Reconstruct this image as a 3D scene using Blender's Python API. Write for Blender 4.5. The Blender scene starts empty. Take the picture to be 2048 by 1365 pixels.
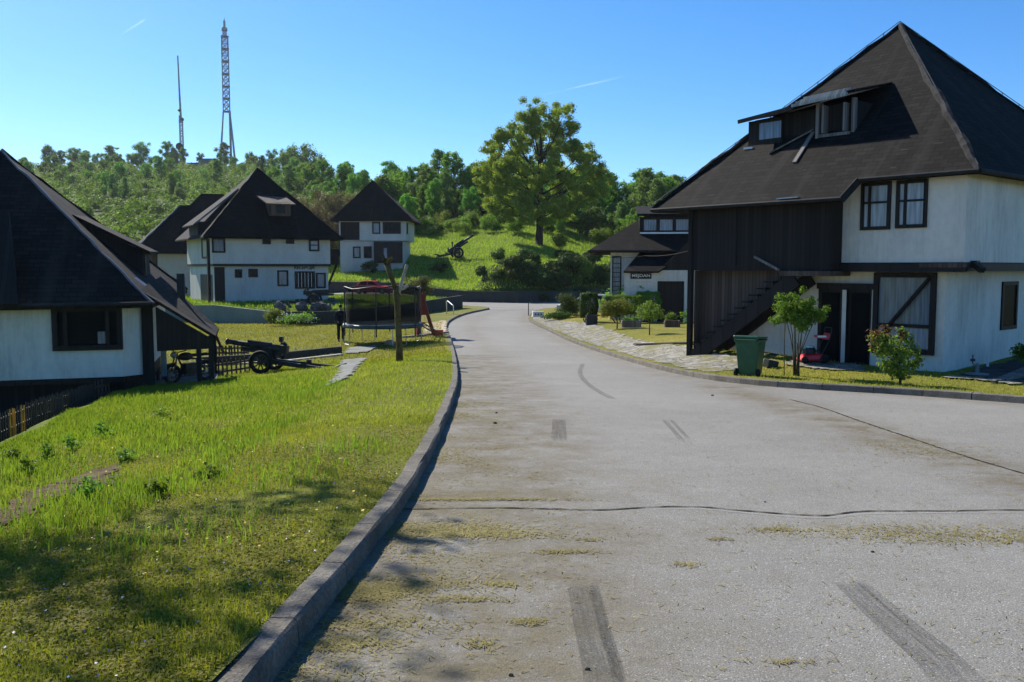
import bpy, math, random
import numpy as np
from mathutils import Vector, Matrix
R = math.radians
rng = np.random.default_rng(7)
random.seed(7)
sc = bpy.context.scene
col = sc.collection

# ------------------------------------------------------------------ camera, sky, sun, exposure
cam = bpy.data.objects.new('camera', bpy.data.cameras.new('camera'))
col.objects.link(cam)
cam.location = (0, 0, 1.65)
cam.rotation_euler = (R(90 - 4.7), 0, 0)
cam.data.sensor_width = 36
cam.data.lens = 36 * 1790 / 2048
cam.data.clip_end = 5000
sc.camera = cam
SUN_EL, SUN_X, SUN_Y = R(38), -0.645, 0.764
w = bpy.data.worlds.new('World'); sc.world = w; w.use_nodes = True
nt = w.node_tree
sky = nt.nodes.new('ShaderNodeTexSky'); sky.sky_type = 'NISHITA'; sky.sun_disc = False
sky.sun_elevation = SUN_EL; sky.sun_rotation = math.atan2(SUN_X, SUN_Y)
sky.altitude = 1500; sky.air_density = 1.0; sky.dust_density = 0.8; sky.ozone_density = 7.0
bg = nt.nodes['Background']; bg.inputs[1].default_value = 0.11
hsv = nt.nodes.new('ShaderNodeHueSaturation'); hsv.inputs['Saturation'].default_value = 1.2
nt.links.new(sky.outputs[0], hsv.inputs['Color']); nt.links.new(hsv.outputs[0], bg.inputs[0])
sd = bpy.data.lights.new('sun', 'SUN'); sd.energy = 5.0; sd.angle = R(0.53); sd.color = (1, .94, .84)
sun = bpy.data.objects.new('sun', sd); col.objects.link(sun)
sun.rotation_euler = Vector((SUN_X * math.cos(SUN_EL), SUN_Y * math.cos(SUN_EL), math.sin(SUN_EL))).to_track_quat('Z', 'Y').to_euler()
sc.view_settings.view_transform = 'Standard'; sc.view_settings.look = 'None'
sc.view_settings.exposure = 0.66; sc.view_settings.gamma = 1.0
sc.cycles.max_bounces = 6; sc.cycles.transparent_max_bounces = 12
sc.cycles.use_denoising = True

# ------------------------------------------------------------------ rays: where a point seen in the photo lies in the place
CF, CP = 1790.0, R(4.7)
EYE = np.array([0, 0, 1.65])
def ray(px, py):
    u = (px - 1024) / CF; v = (682.5 - py) / CF
    return np.array([u, math.cos(CP) + v * math.sin(CP), -math.sin(CP) + v * math.cos(CP)])
def at(px, py, Y):
    d = ray(px, py); return EYE + d * (Y / d[1])

# ------------------------------------------------------------------ terrain functions
def sm(t):
    t = np.clip(t, 0, 1); return t * t * (3 - 2 * t)
def Zr(y):
    t = np.clip(y - 30, 0, 20)
    return -0.05 * np.minimum(y, 30) - 0.05 * (t - t * t / 40)
LK = [(-1.75, -5), (-1.45, -1), (-1.25, 1.2), (-1.1, 3.3), (-1.0, 5.3), (-.91, 7.5), (-.93, 11.4), (-1.16, 18.9), (-1.55, 25.5), (-2.36, 36.5), (-3.2, 46), (-3.75, 51), (-4.0, 55),
      (-4.15, 60), (-3.9, 66), (-3.3, 71), (-2.3, 76.2), (-2.0, 78.5), (-2.6, 81.2), (-5, 83), (-9, 85), (-14, 88.5), (-22, 94)]
RK = [(27, 0), (20, 5), (14, 10.5), (9.23, 16), (7.76, 17.75), (6.21, 19.15), (5.26, 20.5), (4.6, 22.6), (4.12, 26.7), (3.5, 35.8), (2.15, 50.4), (1.35, 58), (1.15, 62), (1.3, 67),
      (1.9, 73), (3, 77.4), (5, 79.5), (10, 82), (25, 84)]
def catmull(P, step):
    P = [np.array(p, float) for p in P]; P = [2 * P[0] - P[1]] + P + [2 * P[-1] - P[-2]]
    out = []
    for i in range(1, len(P) - 2):
        n = max(1, int(np.linalg.norm(P[i + 1] - P[i]) / step))
        for k in range(n):
            t = k / n
            out.append(.5 * (2 * P[i] + (P[i + 1] - P[i - 1]) * t + (2 * P[i - 1] - 5 * P[i] + 4 * P[i + 1] - P[i + 2]) * t * t + (3 * P[i] - P[i - 1] - 3 * P[i + 1] + P[i + 2]) * t ** 3))
    out.append(P[-2]); return np.array(out)
LKs, RKs = catmull(LK, .5), catmull(RK, .5)
_l = LKs[:next(i for i, p in enumerate(LKs) if p[1] > 77.3)]
_r = RKs[:next(i for i, p in enumerate(RKs) if p[1] > 77.3)]
def xL(y): return np.interp(y, _l[:, 1], _l[:, 0])
def xR(y): return np.interp(y, _r[:, 1], _r[:, 0])
def yS(x): return np.interp(x, [-40, -22, -14, -9, -5, -2.6, -2.0, 2.9, 5, 10, 25, 60], [98, 94, 88.5, 85, 83, 81.2, 77.4, 77.4, 79.5, 82, 84, 84])
def yW(x): return np.interp(x, [-60, -28, -20, -14, -8, -5, .5, 5.6, 11, 20, 60], [124, 112, 105, 101.5, 97, 95, 92.5, 95, 102, 112, 124])
def RF(x): return -2.0 + .8 * sm((-x - 5) / 9)
FEN = [(-5.6, 7.5), (-6.95, 11.3), (-7.47, 12.89), (-8.18, 15.26), (-9.14, 18.54), (-10.15, 21.85), (-11.0, 25.3), (-10.95, 28.0), (-10.4, 29.64), (-9.83, 30.47), (-9.2, 31.53)]
def xF(y): return np.interp(y, [p[1] for p in FEN], [p[0] for p in FEN])
ISL = [(-40, 59.5), (-19.3, 58), (-15.4, 57), (-12.2, 56), (-10.6, 57), (-8, 66), (-4.35, 79), (-6, 80.5), (-13, 86), (-40, 97)]
ISLI = [(-40, 60.4), (-19.3, 58.9), (-15.3, 57.9), (-12.4, 57.0), (-11.4, 57.7), (-9.0, 66.3), (-5.4, 78.6), (-6.8, 79.7), (-13, 85.4), (-40, 96)]
def inside(x, y, P):
    r = np.zeros(np.shape(x), bool); n = len(P)
    for i in range(n):
        (x0, y0), (x1, y1) = P[i], P[(i + 1) % n]
        if y0 == y1: continue
        c = ((y0 > y) != (y1 > y)) & (x < (x1 - x0) * (y - y0) / (y1 - y0) + x0)
        r ^= c
    return r
def Dc(u): return np.interp(u, [-.6, -.32, -.27, -.21, -.12, 0, .3], [425, 425, 395, 250, 190, 175, 175])
def wob(x, y, s, k=0):
    return (np.sin(x / s + k) * np.cos(y / s * 1.13 + 2 * k) + .5 * np.sin(x / s * 2.3 + y / s * 1.7 + k)) / 1.5
def H0(x, y):
    x = np.asarray(x, float); y = np.asarray(y, float)
    zr = Zr(y)
    s = xL(y) - x
    near = 1 - sm((y - 30) / 9)
    drop = np.minimum(.085 * np.maximum(s - .4, 0), .85)
    zl = (zr + .12 - drop) * near + (-1.92) * (1 - near)
    kl = sm((s - .2) / 2.5); zl = (zr + .12) * (1 - kl) + zl * kl
    t = (xF(y) - x - .3) / 3.0
    zl = zl - 1.7 * sm(t) * sm((y - 2) / 5) * (1 - sm((y - 27) / 4))
    zl = np.where(y > 36, np.maximum(zl, -1.92 + 1.0 * sm((-x - 20) / 10) * sm((y - 40) / 15)), zl)
    L = np.interp(y, [0, 17, 23, 27, 30, 50, 60, 80], [-.2, -.9, -1.02, -.86, -.86, -1.5, -1.62, -1.85])
    sr = x - xR(y)
    kr = sm(sr / 3.0)
    zR = (zr + .12) * (1 - kr) + L * kr
    mid = .5 * (xL(y) + xR(y))
    z = np.where(x < mid, zl, zR)
    z = np.where(inside(x, y, ISLI), -1.0 - .1 * sm((x + 12) / 8), z)
    rf = RF(x) + .12
    z = np.where((y > yS(x)), rf, z)
    yw = yW(x); u = x / np.maximum(y, 1)
    yc = np.minimum(y, Dc(u)); dy = np.maximum(yc - yw, 0)
    bank = sm((x + 5) / 3) * (1 - sm((x - 16) / 6))
    m = RF(x) + 1.05 + np.maximum((.175 - .0165 * sm((-u - .2) / .1)) * dy, bank * 3.0 * sm(dy / 4.5) + 0 * dy)
    m = m + .5 * wob(x, y, 9) * sm(dy / 10) + 1.6 * (1 - .3 * sm((dy - 150) / 80)) * wob(x, y, 37, 2) * sm((dy - 40) / 60) - .05 * np.maximum(y - Dc(u), 0)
    z = np.where(y > yw + 1.0, m, z)
    z = z + .03 * wob(x, y, 1.3) * sm((np.abs(x - mid) - 5) / 4) + .012 * wob(x, y, .41)
    return z
def road_mask(x, y):
    a = (x > xL(y) - .3) & (x < xR(y) + .3) & (y < 77.6)
    b = (y > yS(x) - .3) & (y < yW(x) - .1) & (x > -30) & (x < 40)
    return a | b
def H(x, y):
    return float(H0(np.array([x]), np.array([y]))[0])
def G(px, py):
    d = ray(px, py); ts = np.concatenate([np.arange(2, 60, .25), np.arange(60, 480, 1.)]) / d[1]
    q = EYE[None] + d[None] * ts[:, None]
    h = H0(q[:, 0], q[:, 1]); rm = road_mask(q[:, 0], q[:, 1])
    h = np.where(rm & (q[:, 1] < 77.6), Zr(q[:, 1]), h); h = np.where(rm & (q[:, 1] >= 77.6), RF(q[:, 0]), h)
    i = int(np.argmax(q[:, 2] < h))
    if i == 0: i = len(ts) - 1
    a, b = q[i - 1], q[i]; da, db = a[2] - h[i - 1], b[2] - h[i]
    t = da / (da - db) if da != db else 1
    return a + (b - a) * t

# ------------------------------------------------------------------ node materials
MATS = {}
class NT:
    def __init__(s, name):
        s.m = bpy.data.materials.new(name); s.m.use_nodes = True; s.t = s.m.node_tree; s.N = s.t.nodes; s.L = s.t.links
        s.b = s.N['Principled BSDF']; s.out = s.N['Material Output']
        s.tc = s.N.new('ShaderNodeTexCoord')
    def n(s, k, **kw):
        q = s.N.new(k)
        for a, v in kw.items(): setattr(q, a, v)
        return q
    def link(s, a, b): s.L.new(a, b)
    def coord(s, which='Object', scale=(1, 1, 1), rot=(0, 0, 0)):
        mp = s.n('ShaderNodeMapping'); mp.inputs['Scale'].default_value = scale; mp.inputs['Rotation'].default_value = rot
        s.link(s.tc.outputs[which], mp.inputs[0]); return mp.outputs[0]
    def noise(s, scale, detail=4, rough=.6, vec=None, out='Fac'):
        q = s.n('ShaderNodeTexNoise'); q.inputs['Scale'].default_value = scale; q.inputs['Detail'].default_value = detail; q.inputs['Roughness'].default_value = rough
        s.link(vec if vec is not None else s.coord(), q.inputs['Vector']); return q.outputs[out]
    def ramp(s, fac, stops):
        q = s.n('ShaderNodeValToRGB'); e = q.color_ramp.elements
        while len(e) < len(stops): e.new(.5)
        for el, (p, c) in zip(e, stops):
            el.position = p; el.color = (c, c, c, 1) if not hasattr(c, '__len__') else (*c, 1)
        s.link(fac, q.inputs[0]); return q.outputs[0]
    def mix(s, fac, a, b, mode='MIX'):
        q = s.n('ShaderNodeMix', data_type='RGBA', blend_type=mode)
        for v, i in ((fac, 0), (a, 6), (b, 7)):
            if hasattr(v, 'links') or isinstance(v, bpy.types.NodeSocket): s.link(v, q.inputs[i])
            elif i == 0: q.inputs[0].default_value = v
            else: q.inputs[i].default_value = (*v, 1) if len(v) == 3 else v
        return q.outputs[2]
    def math(s, op, a, b=None, clamp=False):
        q = s.n('ShaderNodeMath', operation=op, use_clamp=clamp)
        for i, v in enumerate((a, b)):
            if v is None: continue
            if isinstance(v, bpy.types.NodeSocket): s.link(v, q.inputs[i])
            else: q.inputs[i].default_value = v
        return q.outputs[0]
    def bump(s, h, strength=.3, dist=.02):
        q = s.n('ShaderNodeBump'); q.inputs['Strength'].default_value = strength; q.inputs['Distance'].default_value = dist
        s.link(h, q.inputs['Height']); s.link(q.outputs[0], s.b.inputs['Normal'])
    def done(s, color, rough=.8, spec=.3, metal=0.):
        if isinstance(color, bpy.types.NodeSocket): s.link(color, s.b.inputs['Base Color'])
        else: s.b.inputs['Base Color'].default_value = (*color, 1)
        if isinstance(rough, bpy.types.NodeSocket): s.link(rough, s.b.inputs['Roughness'])
        else: s.b.inputs['Roughness'].default_value = rough
        s.b.inputs['Specular IOR Level'].default_value = spec; s.b.inputs['Metallic'].default_value = metal
        MATS[s.m.name] = s.m; return s.m
def plain(name, c, rough=.7, var=.35, scale=6, spec=.3, metal=0, bump=0):
    k = NT(name); f = k.noise(scale, 5)
    lo = tuple(v * (1 - var) for v in c); hi = tuple(min(1, v * (1 + var)) for v in c)
    if bump: k.bump(f, bump, .02)
    return k.done(k.ramp(f, [(.3, lo), (.7, hi)]), rough, spec, metal)
def mat_leaf(name, a, b, c=None, trans=.35, patch=.6, rough=.55):
    k = NT(name); g = k.n('ShaderNodeNewGeometry')
    oi = k.n('ShaderNodeObjectInfo')
    c1 = k.ramp(g.outputs['Random Per Island'], [(0, a), (.65, b), (1, c or b)])
    nz = k.noise(patch, 3)
    c2 = k.mix(k.ramp(nz, [(.35, 0.), (.65, .55)]), c1, tuple(v * .72 for v in a))
    hs = k.n('ShaderNodeHueSaturation'); k.link(c2, hs.inputs['Color'])
    k.link(k.math('ADD', k.math('MULTIPLY', oi.outputs['Random'], .05), .472), hs.inputs['Hue'])
    k.link(k.math('ADD', k.math('MULTIPLY', oi.outputs['Random'], .45), .78), hs.inputs['Value'])
    k.done(hs.outputs[0], rough, .06)
    tr = k.n('ShaderNodeBsdfTranslucent'); ms = k.n('ShaderNodeMixShader'); ms.inputs[0].default_value = trans
    tb = k.mix(1., hs.outputs[0], (1.5, 1.5, .75), 'MULTIPLY')
    k.link(tb, tr.inputs[0])
    k.link(k.b.outputs[0], ms.inputs[1]); k.link(tr.outputs[0], ms.inputs[2]); k.link(ms.outputs[0], k.out.inputs[0])
    return k.m
def mat_wood(name, c, board=.14, var=.4, rough=.75):
    k = NT(name); uv = k.coord('UV'); sx = k.n('ShaderNodeSeparateXYZ'); k.link(uv, sx.inputs[0])
    q = k.math('DIVIDE', sx.outputs[0], board); fl = k.math('FLOOR', q); fr = k.math('FRACT', q)
    wn = k.n('ShaderNodeTexWhiteNoise', noise_dimensions='1D'); k.link(fl, wn.inputs['W'])
    gap = k.math('GREATER_THAN', k.math('ABSOLUTE', k.math('SUBTRACT', fr, .5)), .455)
    gr = k.noise(1, 6, .65, k.coord('UV', (22, 1.2, 1)))
    v = k.math('ADD', k.math('MULTIPLY', wn.outputs[0], .5), k.math('MULTIPLY', gr, .5))
    cc = k.ramp(v, [(.2, tuple(x * (1 - var) for x in c)), (.8, tuple(x * (1 + var) for x in c))])
    cc = k.mix(gap, cc, tuple(x * .15 for x in c))
    k.bump(k.math('SUBTRACT', v, gap), .5, .012)
    return k.done(cc, rough, .25)
def mat_shingle(name, c, bw=.32, rh=.15):
    k = NT(name); uv = k.coord('UV')
    b = k.n('ShaderNodeTexBrick'); k.link(uv, b.inputs['Vector']); b.inputs['Scale'].default_value = 1
    b.inputs['Brick Width'].default_value = bw; b.inputs['Row Height'].default_value = rh; b.inputs['Mortar Size'].default_value = .012
    b.inputs['Color1'].default_value = (*(v * .6 for v in c), 1); b.inputs['Color2'].default_value = (*(v * 1.35 for v in c), 1); b.inputs['Mortar'].default_value = (*(v * .25 for v in c), 1)
    big = k.noise(.9, 5, .6, k.coord('UV', (1, .5, 1)))
    c1 = k.mix(.8, b.outputs[0], k.ramp(big, [(.3, .55), (.7, 1.5)]), 'MULTIPLY')
    streak = k.noise(1, 3, .5, k.coord('UV', (1.3, .12, 1)))
    c2 = k.mix(k.ramp(streak, [(.56, 0.), (.74, .75)]), c1, tuple(v * 2.6 for v in c))
    patch = k.noise(3.2, 2, .5, k.coord('UV', (.6, 2.5, 1)))
    c3 = k.mix(k.ramp(patch, [(.67, 0.), (.71, .7)]), c2, tuple(v * 3.2 for v in c))
    fine = k.noise(60, 2)
    k.bump(k.math('ADD', b.outputs['Fac'], k.math('MULTIPLY', fine, -.6)), -.6, .02)
    return k.done(c3, .85, .1)
def mat_plaster(name, c, dirt=(.33, .30, .25), amt=.6):
    k = NT(name); f = k.noise(.8, 6, .65, k.coord('Object', (1, 1, .35)))
    g = k.noise(3.5, 6, .7, k.coord('UV', (3, .25, 1)))
    fac = k.math('MULTIPLY', k.ramp(f, [(.40, 0.), (.72, amt)]), k.ramp(g, [(.35, .2), (.65, 1.)]))
    fine = k.noise(38, 4)
    cc = k.mix(fac, c, dirt)
    cc = k.mix(.35, cc, k.ramp(fine, [(.3, .75), (.7, 1.)]), 'MULTIPLY')
    tro = k.noise(6, 5, .6); cc = k.mix(.4, cc, k.ramp(tro, [(.3, .8), (.7, 1.05)]), 'MULTIPLY')
    k.bump(k.math('ADD', fine, k.math('MULTIPLY', tro, 1.5)), .5, .02)
    return k.done(cc, .9, .1)
def mat_glass(name, c, rough=.06, spec=.6):
    k = NT(name); f = k.noise(2.5, 3, .5, k.coord('UV', (6, .4, 1)))
    return k.done(k.ramp(f, [(.3, tuple(v * .6 for v in c)), (.7, tuple(v * 1.3 for v in c))]), rough, spec)

# ------------------------------------------------------------------ mesh helpers
def link_mesh(name, me, mat=None, parent=None, smooth=False):
    o = bpy.data.objects.new(name, me); col.objects.link(o)
    if mat is not None: me.materials.append(mat)
    if parent is not None: o.parent = parent
    if smooth: me.polygons.foreach_set('use_smooth', np.ones(len(me.polygons), bool))
    return o
class MB:
    def __init__(s): s.v = []; s.f = []
    def add(s, vs, fs):
        b = len(s.v); s.v += [tuple(map(float, p)) for p in vs]; s.f += [tuple(b + i for i in q) for q in fs]; return s
    def box(s, x0, x1, y0, y1, z0, z1):
        x0, x1 = sorted((x0, x1)); y0, y1 = sorted((y0, y1)); z0, z1 = sorted((z0, z1))
        return s.add([(x0, y0, z0), (x1, y0, z0), (x1, y1, z0), (x0, y1, z0), (x0, y0, z1), (x1, y0, z1), (x1, y1, z1), (x0, y1, z1)],
                     [(3, 2, 1, 0), (4, 5, 6, 7), (0, 1, 5, 4), (1, 2, 6, 5), (2, 3, 7, 6), (3, 0, 4, 7)])
    def prism(s, pts, vec):
        pts = [np.array(p, float) for p in pts]; vec = np.array(vec, float); n = len(pts)
        nm = sum((np.cross(pts[i] - pts[0], pts[i + 1] - pts[0]) for i in range(1, n - 1)), np.zeros(3))
        if nm @ vec > 0: pts = pts[::-1]
        return s.add(pts + [p + vec for p in pts], [tuple(range(n)), tuple(range(2 * n - 1, n - 1, -1))] + [(i, i + n, (i + 1) % n + n, (i + 1) % n) for i in range(n)])
    def beam(s, a, b, wd, ht, up=(0, 0, 1)):
        a = np.array(a, float); b = np.array(b, float); d = b - a; d /= np.linalg.norm(d) + 1e-9
        u = np.array(up, float); r = np.cross(d, u)
        if np.linalg.norm(r) < 1e-3: r = np.cross(d, (1, 0, 0))
        r /= np.linalg.norm(r); u = np.cross(r, d); r = r * wd / 2; u = u * ht / 2
        return s.add([a - r - u, a + r - u, a + r + u, a - r + u, b - r - u, b + r - u, b + r + u, b - r + u],
                     [(0, 1, 2, 3), (7, 6, 5, 4), (4, 5, 1, 0), (5, 6, 2, 1), (6, 7, 3, 2), (7, 4, 0, 3)])
    def tube(s, pts, r, n=8, caps=True):
        pts = [np.array(p, float) for p in pts]; k = len(pts)
        rs = list(r) if hasattr(r, '__len__') else [r] * k
        vs = []; ref = np.array((.123, .31, .94))
        for i in range(k):
            d = pts[min(i + 1, k - 1)] - pts[max(i - 1, 0)]; d /= np.linalg.norm(d) + 1e-9
            a = np.cross(d, ref)
            if np.linalg.norm(a) < .05: a = np.cross(d, (1, 0, 0))
            a /= np.linalg.norm(a); b = np.cross(d, a)
            vs += [pts[i] + rs[i] * (math.cos(2 * math.pi * j / n) * a + math.sin(2 * math.pi * j / n) * b) for j in range(n)]
        fs = [(i * n + j, i * n + (j + 1) % n, (i + 1) * n + (j + 1) % n, (i + 1) * n + j) for i in range(k - 1) for j in range(n)]
        if caps: fs += [tuple(range(n - 1, -1, -1)), tuple(range((k - 1) * n, k * n))]
        return s.add(vs, fs)
    def lathe(s, prof, n=20, c=(0, 0, 0), ax='z'):
        vs = []
        for r, z in prof:
            for j in range(n):
                a = 2 * math.pi * j / n; p = (r * math.cos(a), r * math.sin(a), z)
                if ax == 'x': p = (p[2], p[0], p[1])
                if ax == 'y': p = (p[1], p[2], p[0])
                vs.append((p[0] + c[0], p[1] + c[1], p[2] + c[2]))
        k = len(prof)
        return s.add(vs, [(i * n + j, i * n + (j + 1) % n, (i + 1) * n + (j + 1) % n, (i + 1) * n + j) for i in range(k - 1) for j in range(n)] +
                     [tuple(range(n - 1, -1, -1)), tuple(range((k - 1) * n, k * n))])
    def torus(s, c, Rr, r, ax='z', n=28, m=8):
        vs = []
        for i in range(n):
            a = 2 * math.pi * i / n
            for j in range(m):
                b = 2 * math.pi * j / m; q = Rr + r * math.cos(b); p = (q * math.cos(a), q * math.sin(a), r * math.sin(b))
                if ax == 'x': p = (p[2], p[0], p[1])
                if ax == 'y': p = (p[1], p[2], p[0])
                vs.append((p[0] + c[0], p[1] + c[1], p[2] + c[2]))
        return s.add(vs, [(i * m + j, ((i + 1) % n) * m + j, ((i + 1) % n) * m + (j + 1) % m, i * m + (j + 1) % m) for i in range(n) for j in range(m)])
    def blob(s, c, r, n=10, m=7, jit=.12, seed=0):
        g = np.random.default_rng(seed); vs = []
        r = np.array(r if hasattr(r, '__len__') else (r, r, r), float)
        for i in range(m + 1):
            th = math.pi * i / m
            for j in range(n):
                ph = 2 * math.pi * j / n; k = 1 + g.uniform(-jit, jit)
                vs.append((c[0] + k * r[0] * math.sin(th) * math.cos(ph), c[1] + k * r[1] * math.sin(th) * math.sin(ph), c[2] + k * r[2] * math.cos(th)))
        return s.add(vs, [(i * n + j, (i + 1) * n + j, (i + 1) * n + (j + 1) % n, i * n + (j + 1) % n) for i in range(m) for j in range(n)])
    def build(s, name, mat=None, parent=None, smooth=False, bevel=0):
        me = bpy.data.meshes.new(name); me.from_pydata(s.v, [], s.f); me.update()
        auto_uv(me)
        o = link_mesh(name, me, mat, parent, smooth)
        if bevel:
            b = o.modifiers.new('bevel', 'BEVEL'); b.width = bevel; b.segments = 2; b.limit_method = 'ANGLE'
        return o
def auto_uv(me):
    nl = len(me.loops)
    if not nl: return
    co = np.empty(len(me.vertices) * 3); me.vertices.foreach_get('co', co); co = co.reshape(-1, 3)
    vi = np.empty(nl, int); me.loops.foreach_get('vertex_index', vi)
    npol = len(me.polygons); nm = np.empty(npol * 3); me.polygons.foreach_get('normal', nm); nm = nm.reshape(-1, 3)
    lt = np.empty(npol, int); me.polygons.foreach_get('loop_total', lt)
    pn = np.repeat(nm, lt, axis=0)
    h = np.stack([-pn[:, 1], pn[:, 0], np.zeros(nl)], 1); hl = np.linalg.norm(h, axis=1)
    flat = hl < .12
    h = np.where(flat[:, None], np.array([1., 0, 0]), h / np.maximum(hl, 1e-6)[:, None])
    v = np.cross(pn, h); p = co[vi]
    uv = np.stack([(p * h).sum(1), (p * v).sum(1)], 1)
    me.uv_layers.new(name='UVMap'); me.uv_layers[0].data.foreach_set('uv', uv.ravel().astype(np.float32))
def np_mesh(name, V, Fc, mat=None, parent=None, smooth=False):
    """V (n,3), Fc (m,k) equal sized faces"""
    me = bpy.data.meshes.new(name); m, k = Fc.shape
    me.vertices.add(len(V)); me.vertices.foreach_set('co', V.astype(np.float32).ravel())
    me.loops.add(m * k); me.loops.foreach_set('vertex_index', Fc.astype(np.int32).ravel())
    me.polygons.add(m); me.polygons.foreach_set('loop_start', np.arange(0, m * k, k, dtype=np.int32)); 
    me.update(calc_edges=True); me.validate()
    return link_mesh(name, me, mat, parent, smooth)
def tag(o, label=None, cat=None, group=None, kind=None):
    if label: o['label'] = label
    if cat: o['category'] = cat
    if group: o['group'] = group
    if kind: o['kind'] = kind
    return o
def thing(name, label, cat, loc=(0, 0, 0), rz=0, group=None):
    o = bpy.data.objects.new(name, None); col.objects.link(o); o.location = tuple(map(float, loc)); o.rotation_euler = (0, 0, rz)
    o.empty_display_size = .2
    return tag(o, label, cat, group)
def copy_tree(o, loc, rz=0, scale=1, label=None):
    c = o.copy(); col.objects.link(c); c.location = tuple(map(float, loc)); c.rotation_euler = (0, 0, rz)
    c.scale = (scale,) * 3 if not hasattr(scale, '__len__') else scale
    if label: c['label'] = label
    for ch in o.children:
        d = ch.copy(); col.objects.link(d); d.parent = c
        for g in ch.children:
            e = g.copy(); col.objects.link(e); e.parent = d
    return c
# ------------------------------------------------------------------ materials
def mk_ground():
    k = NT('grass_ground'); a = k.n('ShaderNodeAttribute', attribute_name='tint')
    f = k.noise(1.1, 6, .7); g = k.noise(9, 6, .7); p = k.noise(.22, 4)
    c = k.mix(.9, a.outputs['Color'], k.ramp(g, [(.25, .35), (.75, 1.55)]), 'MULTIPLY')
    c = k.mix(k.ramp(f, [(.5, 0.), (.75, .6)]), c, (.16, .135, .04))
    c = k.mix(k.ramp(p, [(.4, 0.), (.6, .35)]), c, (.06, .10, .015))
    k.bump(k.math('ADD', g, f), .9, .08)
    return k.done(c, .95, .1)
M_GROUND = mk_ground()
def mk_road():
    k = NT('asphalt'); a = k.n('ShaderNodeAttribute', attribute_name='dirt')
    sep = k.n('ShaderNodeSeparateColor'); k.link(a.outputs['Color'], sep.inputs[0])
    big = k.noise(.45, 5, .6); mid = k.noise(3, 6, .65); fine = k.noise(95, 3, .7)
    vo = k.n('ShaderNodeTexVoronoi'); vo.inputs['Scale'].default_value = 85; k.link(k.coord(), vo.inputs['Vector'])
    c = k.ramp(k.math('ADD', k.math('MULTIPLY', big, .5), k.math('MULTIPLY', mid, .5)), [(.3, (.20, .192, .172)), (.7, (.262, .252, .227))])
    c = k.mix(.9, c, k.ramp(fine, [(.3, .45), (.7, 1.5)]), 'MULTIPLY')
    c = k.mix(.4, c, k.ramp(k.noise(.16, 4, .6), [(.35, .72), (.65, 1.12)]), 'MULTIPLY')
    wn = k.n('ShaderNodeSeparateColor'); k.link(vo.outputs['Color'], wn.inputs[0])
    st = k.math('MULTIPLY', k.math('GREATER_THAN', wn.outputs[0], .88), k.math('LESS_THAN', vo.outputs['Distance'], .33))
    c = k.mix(st, c, (.52, .51, .48))
    dk = k.math('MULTIPLY', k.math('LESS_THAN', wn.outputs[1], .14), k.math('LESS_THAN', vo.outputs['Distance'], .32))
    c = k.mix(dk, c, (.06, .06, .06))
    dm = k.noise(1.7, 7, .72)
    df = k.math('MULTIPLY', sep.outputs[0], k.ramp(dm, [(.32, 0.), (.62, 1.)]), True)
    c = k.mix(df, c, k.ramp(k.noise(30, 5), [(.3, (.075, .06, .04)), (.7, (.17, .14, .08))]))
    gl = k.math('MULTIPLY', sep.outputs[1], k.ramp(k.noise(2.3, 7, .75), [(.45, 0.), (.6, 1.)]), True)
    c = k.mix(gl, c, k.ramp(k.noise(70, 3), [(.35, (.075, .064, .036)), (.65, (.20, .17, .085))]))
    k.bump(k.math('ADD', fine, k.math('MULTIPLY', mid, .4)), .55, .012)
    return k.done(c, .88, .3)
M_ROAD = mk_road()
def mk_kerb():
    k = NT('kerb_concrete'); f = k.noise(2.2, 6, .7); g = k.noise(45, 4, .7)
    c = k.ramp(f, [(.3, (.10, .088, .07)), (.55, (.175, .158, .13)), (.75, (.25, .23, .195))])
    c = k.mix(.9, c, k.ramp(g, [(.3, .5), (.7, 1.35)]), 'MULTIPLY')
    k.bump(k.math('ADD', g, f), .8, .02)
    return k.done(c, .9, .2)
M_KERB = mk_kerb()
M_CONC = plain('grey_concrete', (.19, .195, .175), .9, .3, 1.5, .2, 0, .4)
M_CONCG = mat_plaster('green_stained_concrete', (.235, .27, .225), (.10, .11, .075), .75)
M_CONCD = mat_plaster('shade_dark_stained_concrete', (.062, .066, .06), (.03, .032, .027), .8)  # dark tone carries the shade of the island walls, besides random stains
M_PLASTER = mat_plaster('white_plaster', (.79, .73, .645), (.31, .295, .26), .8)
M_PLASTER2 = mat_plaster('weathered_white_plaster', (.59, .565, .515), (.36, .34, .3), .85)
M_BEIGE = mat_plaster('cream_plaster', (.50, .47, .41))
M_SHING = mat_shingle('dark_shingles', (.0118, .0108, .0098), .34, .17)
M_SHINGB = mat_shingle('black_shingles', (.0108, .0098, .009), .34, .17)
M_SHINGF = mat_shingle('worn_brown_shingles', (.019, .0155, .013), .36, .18)
M_WOOD = mat_wood('black_stained_boards', (.020, .016, .014))
M_WOODB = mat_wood('weathered_brown_boards', (.095, .068, .052), .12)
M_FRAME = mat_wood('dark_frame_wood', (.018, .013, .012), .4, .3, .55)
M_SUNWOOD = mat_wood('sun_brightened_old_wood', (.36, .345, .32), .09)  # old grey wood brightened to stand in for sun on the boards
M_GREYWOOD = mat_wood('grey_weathered_wood', (.17, .155, .14), .11)
M_GLASSD = mat_glass('dark_glass', (.010, .012, .014), .25, .12)
M_GLASSK = plain('unlit_dark_glass', (.008, .009, .010), .35, .3, 3, .03)
M_GLASSC = mat_glass('curtained_glass', (.16, .19, .23), .12)
M_GLASSW = mat_glass('white_curtained_glass', (.27, .30, .34), .2)
M_BLACK = plain('black_painted_metal', (.018, .018, .018), .5, .3, 8, .4)
M_GUNM = plain('dark_olive_gunmetal', (.022, .023, .019), .55, .5, 7, .4)
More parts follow.
